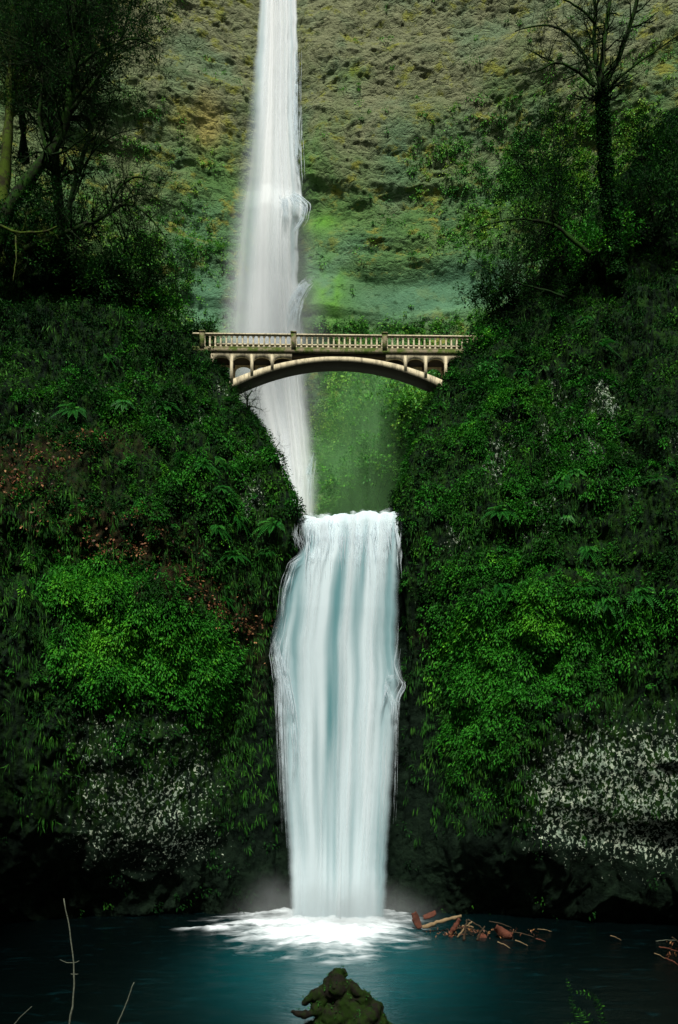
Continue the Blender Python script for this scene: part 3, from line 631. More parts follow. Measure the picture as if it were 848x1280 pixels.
# ------------------------------------------------------------------ the footbridge
def bridge():
    Y0 = 51.0; W = 1.42; rot = R(1.3)
    root = empty('footbridge', (0, Y0, 32.1), 'pale concrete arch footbridge with balustrades spanning the gorge before the upper falls', 'bridge')
    zt = 33.42; z_r0 = 33.28; zb = 32.60; zs = 32.30; zd = 32.06     # rail top, rail underside, curb top, slab underside, spandrel top
    xl, xr = -8.7, 8.7
    def arc(f, name, mat, noise=.006): mb = MB(); f(mb); return mb.build(name, mat, root, False)
    def cbox(mb, x0, x1, y0, y1, z0, z1, seg=.25):
        n = max(2, int((x1-x0)/seg)+1); xs = np.linspace(x0, x1, n); V = []
        for x in xs: V += [(x,y0,z0),(x,y1,z0),(x,y1,z1),(x,y0,z1)]
        V = np.array(V); Q = []
        for i in range(n-1):
            a = i*4; b = a+4
            for k in range(4): Q.append((a+k, a+(k+1)%4, b+(k+1)%4, b+k))
        Q += [(0,3,2,1), (len(V)-4,len(V)-3,len(V)-2,len(V)-1)]
        mb.add(V, Q)
    # deck slab with moulded edge
    arc(lambda mb: (cbox(mb, xl, xr, Y0-.07, Y0+W+.07, zs, zb-.06), ), 'deck', M['mossc'])
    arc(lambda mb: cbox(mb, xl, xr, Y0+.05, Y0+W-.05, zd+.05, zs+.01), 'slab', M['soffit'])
    # arch rib: swept section, true circular-ish curve
    n = 64; xs = np.linspace(-7.0, 7.0, n); intr = 31.84-1.66*(xs/6.4)**2; ext = 32.13-1.44*(xs/6.4)**2
    V = []
    for x, a, b in zip(xs, intr, ext): V += [(x,Y0+.03,a),(x,Y0+W-.03,a),(x,Y0+W-.03,min(b, zd+.06)),(x,Y0+.03,min(b, zd+.06))]
    Q = []
    for i in range(n-1):
        a = i*4; b = a+4
        for k in range(4): Q.append((a+k, a+(k+1)%4, b+(k+1)%4, b+k))
    Q += [(0,3,2,1), (4*n-4,4*n-3,4*n-2,4*n-1)]
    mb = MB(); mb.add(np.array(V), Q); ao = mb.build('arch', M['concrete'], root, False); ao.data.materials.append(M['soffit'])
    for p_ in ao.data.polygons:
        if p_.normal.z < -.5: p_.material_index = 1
    mb = MB(); mb.box((-.05, Y0-.0, 31.86), (.05, Y0+.04, 32.0)); mb.build('keystone', M['concrete'], root, False)
    # spandrel walls pierced by round headed openings: front and back
    def ext_z(x): return 32.13-1.44*(x/6.4)**2
    cols = [2.86+1.215*k for k in range(0, 5)]      # column axes out from the middle: 3.99 .. 
    cols = [3.97, 5.18, 6.38, 7.58]
    for y0 in (Y0-.005, Y0+W-.13):
        for sg in (-1, 1):
            mb = MB(); edges = [2.80]+cols
            for k in range(4):
                a = edges[k]+(.09 if k else .0); b = edges[k+1]-.085
                m = 18; xx = np.linspace(a, b, m); c = (a+b)/2; r = (b-a)/2
                hh = np.sqrt(np.maximum(1-((xx-c)/r)**2, 0))
                zo = zd-.03-.34+.34*hh
                if k == 0: zo = np.maximum(ext_z(xx), zd-.03-.36*np.sqrt(np.clip(1-((xx-b+.42)/.55)**2, 0, 1))*0-.34*(1-sstep(a, a+.75, xx))*0) ; zo = np.where(xx > c, np.minimum(zd-.05, zd-.36+.31*np.sqrt(np.clip(1-((xx-c)/r)**2,0,1))), zd-.05-.07*sstep(c, a, xx)); zo = np.maximum(zo, ext_z(xx)-.02)
                for i in range(m-1):
                    x0, x1 = xx[i], xx[i+1]; z0, z1 = zo[i], zo[i+1]
                    ztp = zs-.002
                    v = np.array([(sg*x0,y0,z0),(sg*x1,y0,z1),(sg*x1,y0,ztp),(sg*x0,y0,ztp),(sg*x0,y0+.12,z0),(sg*x1,y0+.12,z1),(sg*x1,y0+.12,ztp),(sg*x0,y0+.12,ztp)])
                    mb.add(v, [(0,1,2,3),(5,4,7,6),(0,4,5,1)])
            mb.build('spandrel', M['concrete'], root, False)
            for cx in cols:
                mb = MB(); mb.box((sg*cx-.088, y0+.001, ext_z(cx)-.25), (sg*cx+.088, y0+.119, zs-.004)); mb.build('column', M['concrete'], root, False)
    # cross walls between front and back columns in the soffit colour darkened for shade: short beams
    for cx in cols:
        for sg in (-1, 1):
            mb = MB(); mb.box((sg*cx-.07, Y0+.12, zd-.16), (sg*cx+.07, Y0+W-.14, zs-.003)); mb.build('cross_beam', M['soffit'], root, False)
    # balustrades
    bal = None
    for y0, back in ((Y0-.02, 0), (Y0+W-.12, 1)):
        rl = bpy.data.objects.new('balustrade', None); C.objects.link(rl); rl.parent = root; rl.location = (0,0,0)
        def piece(mb, name, mat):
            o = mb.build(name, mat, root, False); o.parent = rl; return o
        mb = MB(); cbox(mb, xl, xr, y0-.03, y0+.17, z_r0+.06, zt); piece(mb, 'handrail', M['concrete'])
        mb = MB(); cbox(mb, xl, xr, y0-.0, y0+.14, zb-.06, zb+.035); piece(mb, 'curb', M['mossc'])
        posts = [-8.12, -2.70, 2.72, 8.14]
        for px_ in posts:
            mb = MB(); mb.box((px_-.14, y0-.06, zb-.14), (px_+.14, y0+.20, zt+.05)); mb.box((px_-.18, y0-.10, zt+.05), (px_+.18, y0+.24, zt+.13))
            piece(mb, 'post', M['mossc'])
        for a, b in zip(posts[:-1], posts[1:]):
            nb = 16; step = (b-a-.28)/nb
            # pierced panel: round-headed lights between balusters
            mb = MB(); m = 7
            for k in range(nb):
                x0 = a+.14+k*step; w_ = step-.11; c = x0+step/2; r = w_/2
                xx = np.linspace(c-r, c+r, m+2); zz = z_r0-.06+.10*np.sqrt(np.maximum(1-((xx-c)/r)**2, 0))
                xx = np.concatenate([[x0], xx, [x0+step]]); zz = np.concatenate([[z_r0-.06], zz, [z_r0-.06]])
                for i in range(len(xx)-1):
                    v = np.array([(xx[i],y0+.03,zz[i]),(xx[i+1],y0+.03,zz[i+1]),(xx[i+1],y0+.03,z_r0+.062),(xx[i],y0+.03,z_r0+.062),(xx[i],y0+.11,zz[i]),(xx[i+1],y0+.11,zz[i+1]),(xx[i+1],y0+.11,z_r0+.062),(xx[i],y0+.11,z_r0+.062)])
                    mb.add(v, [(0,1,2,3),(5,4,7,6),(0,4,5,1)])
            piece(mb, 'arcade_panel', M['concrete'])
            for k in range(nb+1):
                xk = a+.14+k*step
                if bal is None:
                    prof = [(.060,0),(.060,.05),(.042,.09),(.056,.22),(.046,.42),(.040,.54),(.056,.575),(.056,.60)]
                    mb = MB()
                    for (w0, h0), (w1, h1) in zip(prof[:-1], prof[1:]):
                        mb.add([(-w0,-w0,h0),(w0,-w0,h0),(w0,w0,h0),(-w0,w0,h0),(-w1,-w1,h1),(w1,-w1,h1),(w1,w1,h1),(-w1,w1,h1)], [(0,1,5,4),(1,2,6,5),(2,3,7,6),(3,0,4,7)])
                    bal = mb.build('baluster', M['concrete'], None, False); o = bal
                else: o = bal.copy(); C.objects.link(o)
                o.parent = rl; o.location = (xk, y0+.07-Y0, zb+.03-32.1)
    # the ends run into the banks on masonry abutments
    for sg in (-1, 1):
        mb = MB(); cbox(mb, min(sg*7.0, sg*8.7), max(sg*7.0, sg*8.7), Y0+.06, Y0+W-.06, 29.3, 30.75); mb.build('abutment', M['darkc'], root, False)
    root.rotation_euler = (0, 0, rot)
bridge()

# ------------------------------------------------------------------ trees and shrubs
def wpath(pp, Y, rs=None, n=None, wob=.0, dy=0):
    pp = np.array(pp, float); s = np.concatenate([[0], np.cumsum(np.linalg.norm(np.diff(pp, axis=0), axis=1))]); s /= s[-1]
    n = n or max(8, len(pp)*4); t = np.linspace(0, 1, n)
    x = np.interp(t, s, pp[:,0]); y = np.interp(t, s, pp[:,1])
    k = np.array([.25,.5,.25])
    for _ in range(2):
        x[1:-1] = np.convolve(x, k, 'same')[1:-1]; y[1:-1] = np.convolve(y, k, 'same')[1:-1]
    if wob: x[1:] += np.cumsum(rs.normal(size=n-1))*wob; y[1:] += np.cumsum(rs.normal(size=n-1))*wob
    Yv = Y+dy*t+(np.cumsum(rs.normal(size=n))*.06 if rs is not None else 0)
    return np.stack([(x-CX)*Yv/F, Yv, CZ+(HY-y)*Yv/F], 1)
def sprout(mb, tips, rs, p0, d0, L, r, depth, up=.1, curl=.35, a=0.0):
    n = 7; d_ = d0/np.linalg.norm(d0); pts = [p0]
    for i in range(n-1):
        d_ = d_+rs.normal(size=3)*curl*.42; d_[2] += up*.25; d_ /= np.linalg.norm(d_)
        pts.append(pts[-1]+d_*L/(n-1))
    pts = np.array(pts); mb.tube(pts, np.linspace(r, r*.3, n), 5 if r > .04 else 3, a)
    tips.append(pts[-1]); tips.append(pts[n//2])
    if depth > 0:
        for j in range(rs.randint(3, 6)):
            i = rs.randint(1, n-1); ax = pts[i+1]-pts[i]; ax = ax/np.linalg.norm(ax)
            s = rs.normal(size=3); s -= ax*s.dot(ax); s /= np.linalg.norm(s)
            sprout(mb, tips, rs, pts[i], ax*.75+s*(.5+.4*rs.rand()), L*(.38+.35*rs.rand()), r*.5, depth-1, up, curl, a)
def tree(label, cat, trunk, Y, r0, r1, limbs, seed, bark, leaf=None, nleaf=0, twigs=26, tl=1.9, depth=2, group=None, leafr=.5, up=.25, name='tree', lsz=.16, lw=.4, ivy=0, tw0=.25, droop=.3, part_label=None):
    rs = np.random.RandomState(seed); tp = wpath(trunk, Y, rs, wob=.35)
    root = empty(name, tuple(tp[0]), label, cat, group)
    mb = MB(); rr = np.linspace(r0, r1, len(tp))*(1+.10*rs.normal(size=len(tp))); rr[0] *= 1.3
    mb.tube(tp, rr, 9); mb.build('trunk', M[bark], root, True, .05, 1.5)
    paths = [(tp, rr)]
    for (lp, a, b) in limbs:
        q = wpath(lp, Y, rs, wob=.5, dy=rs.uniform(-1.5, .8)); q += tp[np.argmin(np.linalg.norm(tp-q[0], axis=1))]*0
        lr = np.linspace(a, b, len(q)); mb = MB(); mb.tube(q, lr, 7); mb.build('limb', M[bark], root, True, .04, 1.5); paths.append((q, lr))
    mb = MB(); tips = []
    for q, lr in paths:
        n_ = int(twigs*(1 if q is tp else .8))
        for j in range(n_):
            i = int(len(q)*min(.97, (tw0 if q is tp else .12)+(1-(tw0 if q is tp else .12))*rs.rand())); i = min(i, len(q)-2)
            ax = q[i+1]-q[i]; ax /= np.linalg.norm(ax); s = rs.normal(size=3); s -= ax*s.dot(ax); s /= np.linalg.norm(s)
            sprout(mb, tips, rs, q[i], ax*.35+s, tl*(.4+.9*rs.rand()), min(.09, lr[i]*.45), depth, up)
    mb.build('branches', M['bark2' if bark != 'litbark' else bark], root)
    if leaf:
        T = np.array(tips); c = T[rs.randint(0, len(T), nleaf)]+rs.normal(size=(nleaf,3))*.2
        nn = rs.normal(size=(nleaf,3)); nn[:,2] = np.abs(nn[:,2])+.3; nn /= np.linalg.norm(nn, axis=1)[:,None]
        L = LeafSet(); L.add(*leaves(rs, c, nn, 9, leafr*(.5+rs.rand(nleaf)), lsz, lw, droop, np.clip(rs.normal(size=nleaf)*.25+.4, 0, 1), .8, 1.0))
        L.build('crown', M[leaf], root)
    if ivy:
        i = rs.randint(0, len(tp)-1, ivy); a = rs.rand(ivy)*6.28; o = np.stack([np.cos(a), np.sin(a), 0*a], 1)
        c = tp[i]+(tp[np.minimum(i+1, len(tp)-1)]-tp[i])*rs.rand(ivy)[:,None]+o*rr[i][:,None]
        L = LeafSet(); L.add(*leaves(rs, c, o, 9, .17, .14, .6, .8, rs.rand(ivy)*.8, .5, .6)); L.build('ivy', M['darkcover'], root)
    return root
tree('leaning mossy tree with a thick curved trunk on the left crest', 'tree', [(-12,330),(7,267),(45,215),(79,171),(92,116),(90,60),(95,-20)], 49, .42, .16,
     [([(60,195),(48,150),(55,100),(40,40),(30,-15)],.12,.04), ([(88,140),(120,100),(150,50),(165,-10)],.12,.04), ([(92,110),(60,70),(30,50),(-5,40)],.1,.04), ([(91,90),(125,60),(175,45),(195,60)],.1,.03), ([(90,50),(110,10),(120,-20)],.1,.05)], 1, 'bark', 'darkcover', 1500, twigs=44, tl=2.3, leafr=.42, lsz=.17, lw=.25)
tree('slender dark tree forking beside the leaning mossy trunk', 'tree', [(80,310),(85,267),(100,215),(113,171),(118,130),(125,80),(140,10)], 50.5, .17, .05,
     [([(100,215),(125,180),(150,165),(180,160)],.07,.02), ([(88,260),(110,200),(128,160),(140,110)],.06,.02)], 2, 'bark2', 'darkcover', 300, twigs=40, tl=1.9, leafr=.4, lsz=.14, lw=.3)
tree('straight dark tree trunk rising behind the left crest shrubs', 'tree', [(72,330),(74,256),(70,200),(62,120),(55,40),(50,-20)], 51.5, .30, .16,
     [([(64,140),(90,100),(130,90)],.08,.03), ([(60,100),(30,70),(0,75)],.08,.03),([(56,60),(90,20),(130,15)],.08,.03)], 3, 'bark2', 'darkcover', 1000, twigs=40, tl=2.3, leafr=.45, lsz=.17, lw=.25)
tree('mossy yellow lit trunk at the left edge of the picture', 'tree', [(0,340),(4,260),(8,205),(14,130),(18,60),(20,-20)], 52.5, .40, .26,
     [([(12,150),(40,120),(70,120)],.09,.03), ([(16,80),(-10,30),(-20,0)],.09,.04)], 4, 'litbark', 'darkcover', 900, twigs=20, tl=2.2, leafr=.45, lsz=.16, lw=.25, tw0=.5)
tree('low bare tree stretching its forked limb right over the left crest', 'bare tree', [(30,312),(89,287),(133,270),(157,250),(185,266),(205,292)], 49.5, .17, .04,
     [([(133,270),(150,232),(168,219),(205,228)],.10,.03), ([(157,250),(175,240),(200,250),(225,262)],.05,.02)], 5, 'bark', None, 0, twigs=40, tl=1.6, up=.1)
tree('mossy low branch reaching out at the left edge', 'bare tree', [(-10,278),(20,290),(52,290),(70,282)], 47.5, .10, .04, [([(20,290),(22,320),(18,350)],.05,.02)], 6, 'litbark', None, 0, twigs=8, tl=.9)
tree('thin crooked bare sapling left of the upper waterfall', 'bare tree', [(222,400),(221,370),(219,345),(222,325)], 53, .06, .02, [([(220,370),(235,350),(240,330)],.03,.01)], 7, 'bark2', None, 0, twigs=16, tl=1.3, up=.5)
tree('dark bushy tree filling the top left corner', 'tree', [(30,200),(28,120),(35,60),(30,-30)], 54.5, .25, .12, [([(30,120),(70,80),(120,60)],.1,.03),([(30,80),(0,30),(-20,10)],.1,.03),([(32,60),(80,10),(130,-10)],.1,.03),([(30,30),(90,-10),(170,-15)],.1,.03)], 8, 'bark2', 'darkcover', 3000, twigs=34, tl=2.8, leafr=.5, lsz=.18, lw=.3)
tree('tall ivy clad tree with forked bare crown on the right crest', 'tree', [(772,345),(768,300),(762,240),(756,180),(752,110)], 50, .29, .20,
     [([(752,114),(744,60),(746,10),(742,-25)],.15,.09), ([(752,112),(772,75),(788,30),(800,-20)],.18,.10), ([(751,112),(757,50),(768,-20)],.16,.10), ([(744,108),(712,82),(690,76),(668,88),(650,92)],.11,.03),
      ([(740,104),(726,60),(700,34),(672,30),(642,36)],.11,.03), ([(762,108),(800,78),(850,44)],.08,.03), ([(745,30),(720,5),(690,-10)],.08,.03), ([(690,76),(670,66),(655,60)],.05,.02)], 9, 'bark', None, 0, twigs=20, tl=1.5, up=.4, ivy=1600, tw0=.93)
tree('bare mossy branch arching left from the right crest', 'bare tree', [(738,318),(712,295),(695,278),(650,270),(612,276),(585,290)], 49.3, .13, .02, [([(660,271),(648,250),(640,230)],.04,.01), ([(700,282),(690,262),(694,250)],.04,.02)], 10, 'bark', None, 0, twigs=26, tl=1.2, up=.35, tw0=.3)
tree('thin bare shrub spreading left above the bridge end', 'bare tree', [(706,372),(680,362),(645,352),(612,338),(592,322)], 50.2, .08, .015, [([(650,353),(630,330),(625,312)],.03,.01),([(670,358),(655,345),(640,335)],.03,.01)], 11, 'bark2', None, 0, twigs=22, tl=1.3, up=.4, tw0=.2)
tree('slim upright sapling left of the ivy clad tree', 'tree', [(702,300),(697,250),(693,190),(690,140)], 52, .07, .02, [], 12, 'bark2', 'darkcover', 500, twigs=34, tl=1.5, leafr=.35, lsz=.13, up=.3)
tree('short dark trunk leaning right of the ivy clad tree', 'tree', [(822,290),(812,240),(803,205),(797,165)], 51.5, .17, .06, [([(805,215),(820,190),(840,180)],.05,.02)], 13, 'bark2', 'darkcover', 500, twigs=16, tl=1.3)
tree('dead black shrub leaning from the cliff under the left bridge end', 'dead shrub', [(300,530),(311,512),(309,498),(316,486)], 48.6, .08, .03, [([(310,508),(320,509),(330,513)],.035,.015),([(309,500),(302,492),(303,482)],.03,.01)], 14, 'bark2', None, 0, twigs=9, tl=.75, up=.3)
tree('small dead twiggy shrub on the edge of the left cliff', 'dead shrub', [(330,590),(341,575),(345,562),(352,552)], 47.0, .05, .015, [([(342,572),(350,568),(356,572)],.02,.01)], 15, 'bark2', None, 0, twigs=9, tl=.6, up=.3)
def shrub(px, py, Y, w, h, seed, label, leaf, n, lsz=.17, lw=.42, group=None, droop=.5):
    rs = np.random.RandomState(seed); b = P(px, py, Y); root = empty('shrub', tuple(b), label, 'shrub', group); b = np.array(b)
    mb = MB(); tips = []
    for j in range(9):
        a = rs.rand()*6.28; dd = np.array([math.cos(a)*.8*w/h, math.sin(a)*.6*w/h, 1.])
        sprout(mb, tips, rs, b+rs.normal(size=3)*np.array([.3*w,.2*w,.05]), dd, h*(.7+.5*rs.rand()), .045, 2, .1)
    mb.build('stems', M['bark2'], root)
    T = np.array(tips); c = T[rs.randint(0, len(T), n)]+rs.normal(size=(n,3))*.14*np.array([w,w,h])
    nn = c-b; nn[:,1] -= .5; nn /= np.linalg.norm(nn, axis=1)[:,None]+1e-6
    L = LeafSet(); L.add(*leaves(rs, c, nn, 10, .18+.3*rs.rand(n), lsz, lw, droop, np.clip(rs.normal(size=n)*.25+.4, 0, 1), .8, .9))
    L.build('foliage', M[leaf], root)
for i, (px, py, Y, w_, h_, lb, lf_, n_) in enumerate([
    (30,345,50,2.2,3.2,'dark dense shrub at the left edge of the left crest','darkcover',900), (75,335,51,2.0,3.4,'dark tall shrub at the foot of the leaning mossy tree','darkcover',800),
    (125,372,51.5,2.0,2.4,'low dark shrub near the middle of the left crest','darkcover',700), (165,385,51.5,1.6,2.2,'ragged dark shrub right of the low bare tree','darkcover',550),
    (205,405,52,1.6,1.5,'small shrub on the left crest beside the sapling','cover',350), (246,432,51.9,.9,1.0,'small leafy bush hiding the left end of the bridge','darkcover',230),
    (100,300,53.5,2.4,3.0,'thin leafy shrub behind the slender forked tree','darkcover',130), (160,320,54,2.4,3.2,'airy dark shrub behind the low bare tree','darkcover',130), (20,250,54,2.4,3.0,'dark shrub behind the mossy yellow lit trunk','darkcover',220),
    (660,345,51.8,2.2,3.4,'leafy shrub under the arching bare branch','darkcover',230), (700,315,52.5,2.4,3.6,'tall leafy shrub left of the ivy clad trunk','darkcover',270), (735,330,51,1.8,2.0,'bright edged shrub at the foot of the ivy clad tree','cover',380),
    (800,300,51.5,2.4,3.0,'dark broad shrub right of the ivy clad tree','darkcover',320), (840,280,50.5,2.2,3.0,'dark shrub at the right edge of the right crest','darkcover',420), (620,392,52.2,1.4,1.8,'leafy shrub just above the right bridge end','darkcover',450),
    (612,446,50.6,.8,1.1,'drooping leafy bush covering the right end of the bridge','cover',260), (604,486,49.6,.8,1.0,'bush with long leaves below the right end of the bridge','fern',260),
    (690,240,54,2.6,3.2,'small leaved shrub growing up behind the slim sapling','darkcover',240)]):
    shrub(px, py, Y, w_, h_, 100+i, lb, lf_, n_)
for i, (px, py, Y, w_, h_, lb) in enumerate([(462,632,74,3.2,3.5,'yellow green bush low in the misty basin'), (490,610,72,3.4,4.4,'taller yellow green bush right in the misty basin'), (515,560,70,2.6,4.2,'green bush against the right gorge wall below the arch'), (500,520,76,3.,3.2,'small pale bush high on the basin slope below the arch crown'), (470,560,76,3.,3.6,'pale green bush higher up the basin slope under the arch')]):
    shrub(px, py, Y, w_, h_, 140+i, lb, 'farleaf', 650, .26, .5)

# ------------------------------------------------------------------ ferns
def fern_mesh(seed, nf=9, L=.9, wid=.16, mat='fern', spread=1.0):
    rs = np.random.RandomState(seed); mb = MB()
    for k in range(nf):
        a = (k+.6*rs.rand())/nf*math.pi*2; out = np.array([math.cos(a)*spread, -.35-.75*abs(math.sin(a)), .9*math.sin(a)*.6+.35])
        out /= np.linalg.norm(out); l = L*(.65+.6*rs.rand()); n = 18; t = np.linspace(0, 1, n)[:,None]
        pts = out*t*l+np.array([0,-.05,-1.])*l*.75*t**2.0
        mb.tube(pts, .006, 3, .2)
        tg = np.gradient(pts, axis=0); tg /= np.linalg.norm(tg, axis=1)[:,None]
        sd = np.cross(tg, [0,-.6,.8]); sd /= np.linalg.norm(sd, axis=1)[:,None]
        tn = rs.rand()
        for i in range(1, n):
            wl = wid*math.sin(min(1, (i/n)*1.05+.12)*math.pi)**.7+.01
            for s in (-1, 1):
                p = pts[i]; q = p+sd[i]*s*wl+tg[i]*wl*.45+np.array([0,0,-.15*wl]); m_ = (p+q)/2; e = tg[i]*.026*L
                mb.add([p, m_-e, q, m_+e], [(0,1,2,3)], a=tn)
    me_o = mb.build('fern', M[mat], None, False); return me_o
protos = [fern_mesh(50+i, 7+i, .8+.08*i) for i in range(5)]; used = [False]*5
def put_fern(loc, s, rz, label, group=None, k=None, tilt=0):
    k = int(k) if k is not None else 0
    if used[k]: o = protos[k].copy(); C.objects.link(o)
    else: o = protos[k]; used[k] = True
    o.location = loc; o.scale = (s, s, s); o.rotation_euler = (tilt, 0, rz); tag(o, label, 'fern', group); return o
def scatter_ferns(D, seed, n, wspec, lb, gr):
    rs = np.random.RandomState(seed); V, nn = D['V'], D['n']
    wt = blob(V[:,0], V[:,2], wspec)*(D['u'] < 1.4)*(nn[:,1] < -.1)*np.exp(-3*np.clip(D['lich'],0,1))
    for i in pick(rs, D, wt, n):
        put_fern(tuple(V[i]+nn[i]*.12), .35+.6*rs.rand()**1.5, math.atan2(nn[i][0], -nn[i][1])+rs.normal()*.25, lb, gr, rs.randint(0, 5), rs.normal()*.2)
scatter_ferns(LC, 61, 60, [(150,480,110,70,1),(240,600,90,100,1),(290,700,50,60,.8),(80,620,60,60,.4),(210,540,60,40,1)], 'green fern drooping from the leafy upper face of the left cliff', 'ferns on the left cliff')
scatter_ferns(RC, 62, 70, [(620,500,60,90,1),(720,460,70,60,1),(700,620,100,90,.8),(590,650,50,90,.7),(720,745,90,24,1.2)], 'green fern drooping from the leafy upper face of the right cliff', 'ferns on the right cliff')
def at_cliff(D, px, py):
    V = D['V']; q = (V[:,0]*F/V[:,1]+CX-px)**2+(HY-(V[:,2]-CZ)*F/V[:,1]-py)**2
    i = np.argmin(q+(V[:,1]-44)*.05); return V[i], D['n'][i]
for (D, px, py, s, k, lb) in [(RC,748,438,1.15,4,'large pale fern standing out high on the right cliff'), (RC,622,738,1.1,3,'broad leaved fern fanning low over the bright ledge on the right cliff'), (RC,800,742,1.15,4,'wide drooping fern at the far right of the bright ledge'),
                             (LC,95,515,1.0,4,'big bright fern on the upper part of the left cliff'), (LC,345,655,1.2,2,'fern drooping beside the lip of the lower waterfall')]:
    p, n_ = at_cliff(D, px, py); put_fern(tuple(p+n_*.25), s, math.atan2(n_[0], -n_[1]), lb, None, k)

# ------------------------------------------------------------------ pool edge: driftwood, stump, near twigs
M['redwood'] = mat_simple('wet_red_bark', (.025,.008,.005), (.13,.04,.02), 5); M['palewood'] = mat_simple('bleached_wood', (.06,.04,.02), (.30,.21,.11), 5)
M['brownwood'] = mat_simple('brown_wood', (.015,.01,.006), (.06,.04,.02), 6); M['twig'] = mat_simple('grey_twig', (.04,.05,.035), (.13,.14,.10), 9)
def stick(name, pts, Y, r0, r1, mat, label, cat, group=None, knots=0, seed=0, k=8, dz=0, forks=()):
    rs = np.random.RandomState(seed); pts = [P(a, b, y) if len(c) else P(a, b, Y) for (a, b, *c) in pts for y in [c[0] if c else Y]]
    pts = np.array(pts); s = np.linspace(0, 1, len(pts)); t = np.linspace(0, 1, 14)
    q = np.stack([np.interp(t, s, pts[:,j]) for j in range(3)], 1); q[1:-1] += rs.normal(size=(12,3))*r0*.22; q[:,2] += dz
    mb = MB(); mb.tube(q, np.linspace(r0, r1, 14)*(1+.12*rs.normal(size=14)), k)
    for f_ in forks:
        i = int(f_[0]*12); e = q[i]+np.array(f_[1:4]); m_ = (q[i]+e)/2+np.array([0,0,-.1*np.linalg.norm(e-q[i])]); mb.tube([q[i], m_, e], [r1*.8, r1*.6, r1*.4], 4)
    o = mb.build(name, M[mat], None, True, r0*.25, 6); return tag(o, label, cat, group)
def slab(name, px, py, Y, size, rot, mat, label, seed, bend=.3):
    """a torn, curved piece of bark"""
    nu, nv = 14, 9; u, v = np.meshgrid(np.linspace(-1,1,nu), np.linspace(-1,1,nv)); u, v = u.ravel(), v.ravel()
    w_ = 1-.35*u*u+.2*fbm(np.stack([u*3, 0*u+seed, v], 1), 3)
    A = np.stack([u*size[0], v*w_*size[1], bend*(1-(v)**2)*size[1]+bend*.6*u*u*size[0]], 1); A += .05*np.stack([fbm(A*5+o, 2) for o in (0,9,18)], 1)
    B = A.copy(); B[:,2] -= .06
    Mx = np.array(Matrix.Rotation(rot[2],3,'Z')@Matrix.Rotation(rot[1],3,'Y')@Matrix.Rotation(rot[0],3,'X'))
    V = np.concatenate([A, B])@Mx.T+np.array(P(px, py, Y)); n = nu*nv; q = grid_faces(nu, nv); Q = [q, q[:, ::-1]+n]
    bd = list(range(nu))+[nu*(i+1)-1 for i in range(1,nv)]+[n-2-i for i in range(nu-1)]+[nu*(nv-2-i) for i in range(nv-2)]
    Q.append(np.array([(bd[i], bd[i]+n, bd[(i+1)%len(bd)]+n, bd[(i+1)%len(bd)]) for i in range(len(bd))]))
    o = mesh_np(name, V, np.concatenate(Q), M[mat], None, True, {'tint': np.zeros(2*n)}); return tag(o, label, 'driftwood')
stick('driftwood_log', [(528,1159),(552,1151),(577,1145)], 41.2, .11, .07, 'palewood', 'long pale peeled log slanting up beside the foam', 'driftwood', seed=1)
slab('driftwood_bark', 521, 1150, 41.6, (.42,.20), (R(70),R(70),R(10)), 'redwood', 'upright reddish bark piece nearest the foam', 1)
slab('driftwood_bark', 537, 1144, 41.9, (.34,.16), (R(40),R(-20),R(5)), 'redwood', 'reddish bark flake lying behind the pale log', 2)
stick('driftwood_log', [(561,1177),(566,1163),(575,1149)], 40.2, .13, .10, 'redwood', 'dark red broken stub leaning upright in the driftwood', 'driftwood', seed=2)
slab('driftwood_bark', 629, 1166, 40.0, (.42,.22), (R(60),R(30),R(-20)), 'redwood', 'large curled orange red bark slab at the right of the driftwood', 5, .9)
slab('driftwood_bark', 603, 1171, 40.1, (.2,.16), (R(60),R(10),R(0)), 'redwood', 'small red bark chip below the driftwood pile', 6)
dw = [((572,1172),(590,1152),'palewood',.05,'short pale stick crossing the middle of the pile'), ((580,1176),(584,1150),'brownwood',.06,'stubby brown stick standing in the pile'), ((585,1150),(612,1168),'brownwood',.045,'brown stick sloping down right from the pile top'),
      ((596,1176),(606,1158),'brownwood',.05,'brown stick left of the small red chip'), ((570,1160),(598,1164),'brownwood',.05,'brown stick lying level across the pile'), ((578,1158),(592,1160),'palewood',.06,'stubby yellowish wood piece in the pile'),
      ((622,1178),(638,1186),'palewood',.03,'thin pale stick below the curled slab'), ((644,1176),(660,1183),'palewood',.03,'thin bright stick right of the curled slab'), ((670,1174),(682,1178),'redwood',.035,'short reddish stick floating right of the driftwood'),
      ((672,1162),(690,1165),'palewood',.02,'fine pale twig far right of the driftwood'), ((612,1152),(640,1160),'brownwood',.03,'thin brown branch behind the curled slab'), ((640,1165),(668,1172),'brownwood',.03,'thin brown branch leading right from the slab'),
      ((763,1170),(777,1176),'palewood',.02,'lone pale twig floating in the dark water'), ((820,1177),(846,1176),'twig',.02,'pale level twig by the right edge'), ((824,1184),(848,1190),'redwood',.03,'reddish stick by the right edge'),
      ((818,1192),(832,1199),'palewood',.02,'short pale twig low at the right edge'), ((832,1198),(850,1208),'redwood',.035,'lower reddish stick at the right edge'), ((840,1172),(852,1182),'brownwood',.03,'brown stick sticking in at the right edge')]
for i, (a, b, m_, r_, lb) in enumerate(dw):
    Yw = CZ*F/(max(a[1], b[1])-HY)
    stick('driftwood_stick', [a, ((a[0]+b[0])/2, (a[1]+b[1])/2-1), b], Yw-.1, r_, r_*.6, m_, lb, 'driftwood', seed=20+i, k=6, dz=.02)
rs = np.random.RandomState(77)
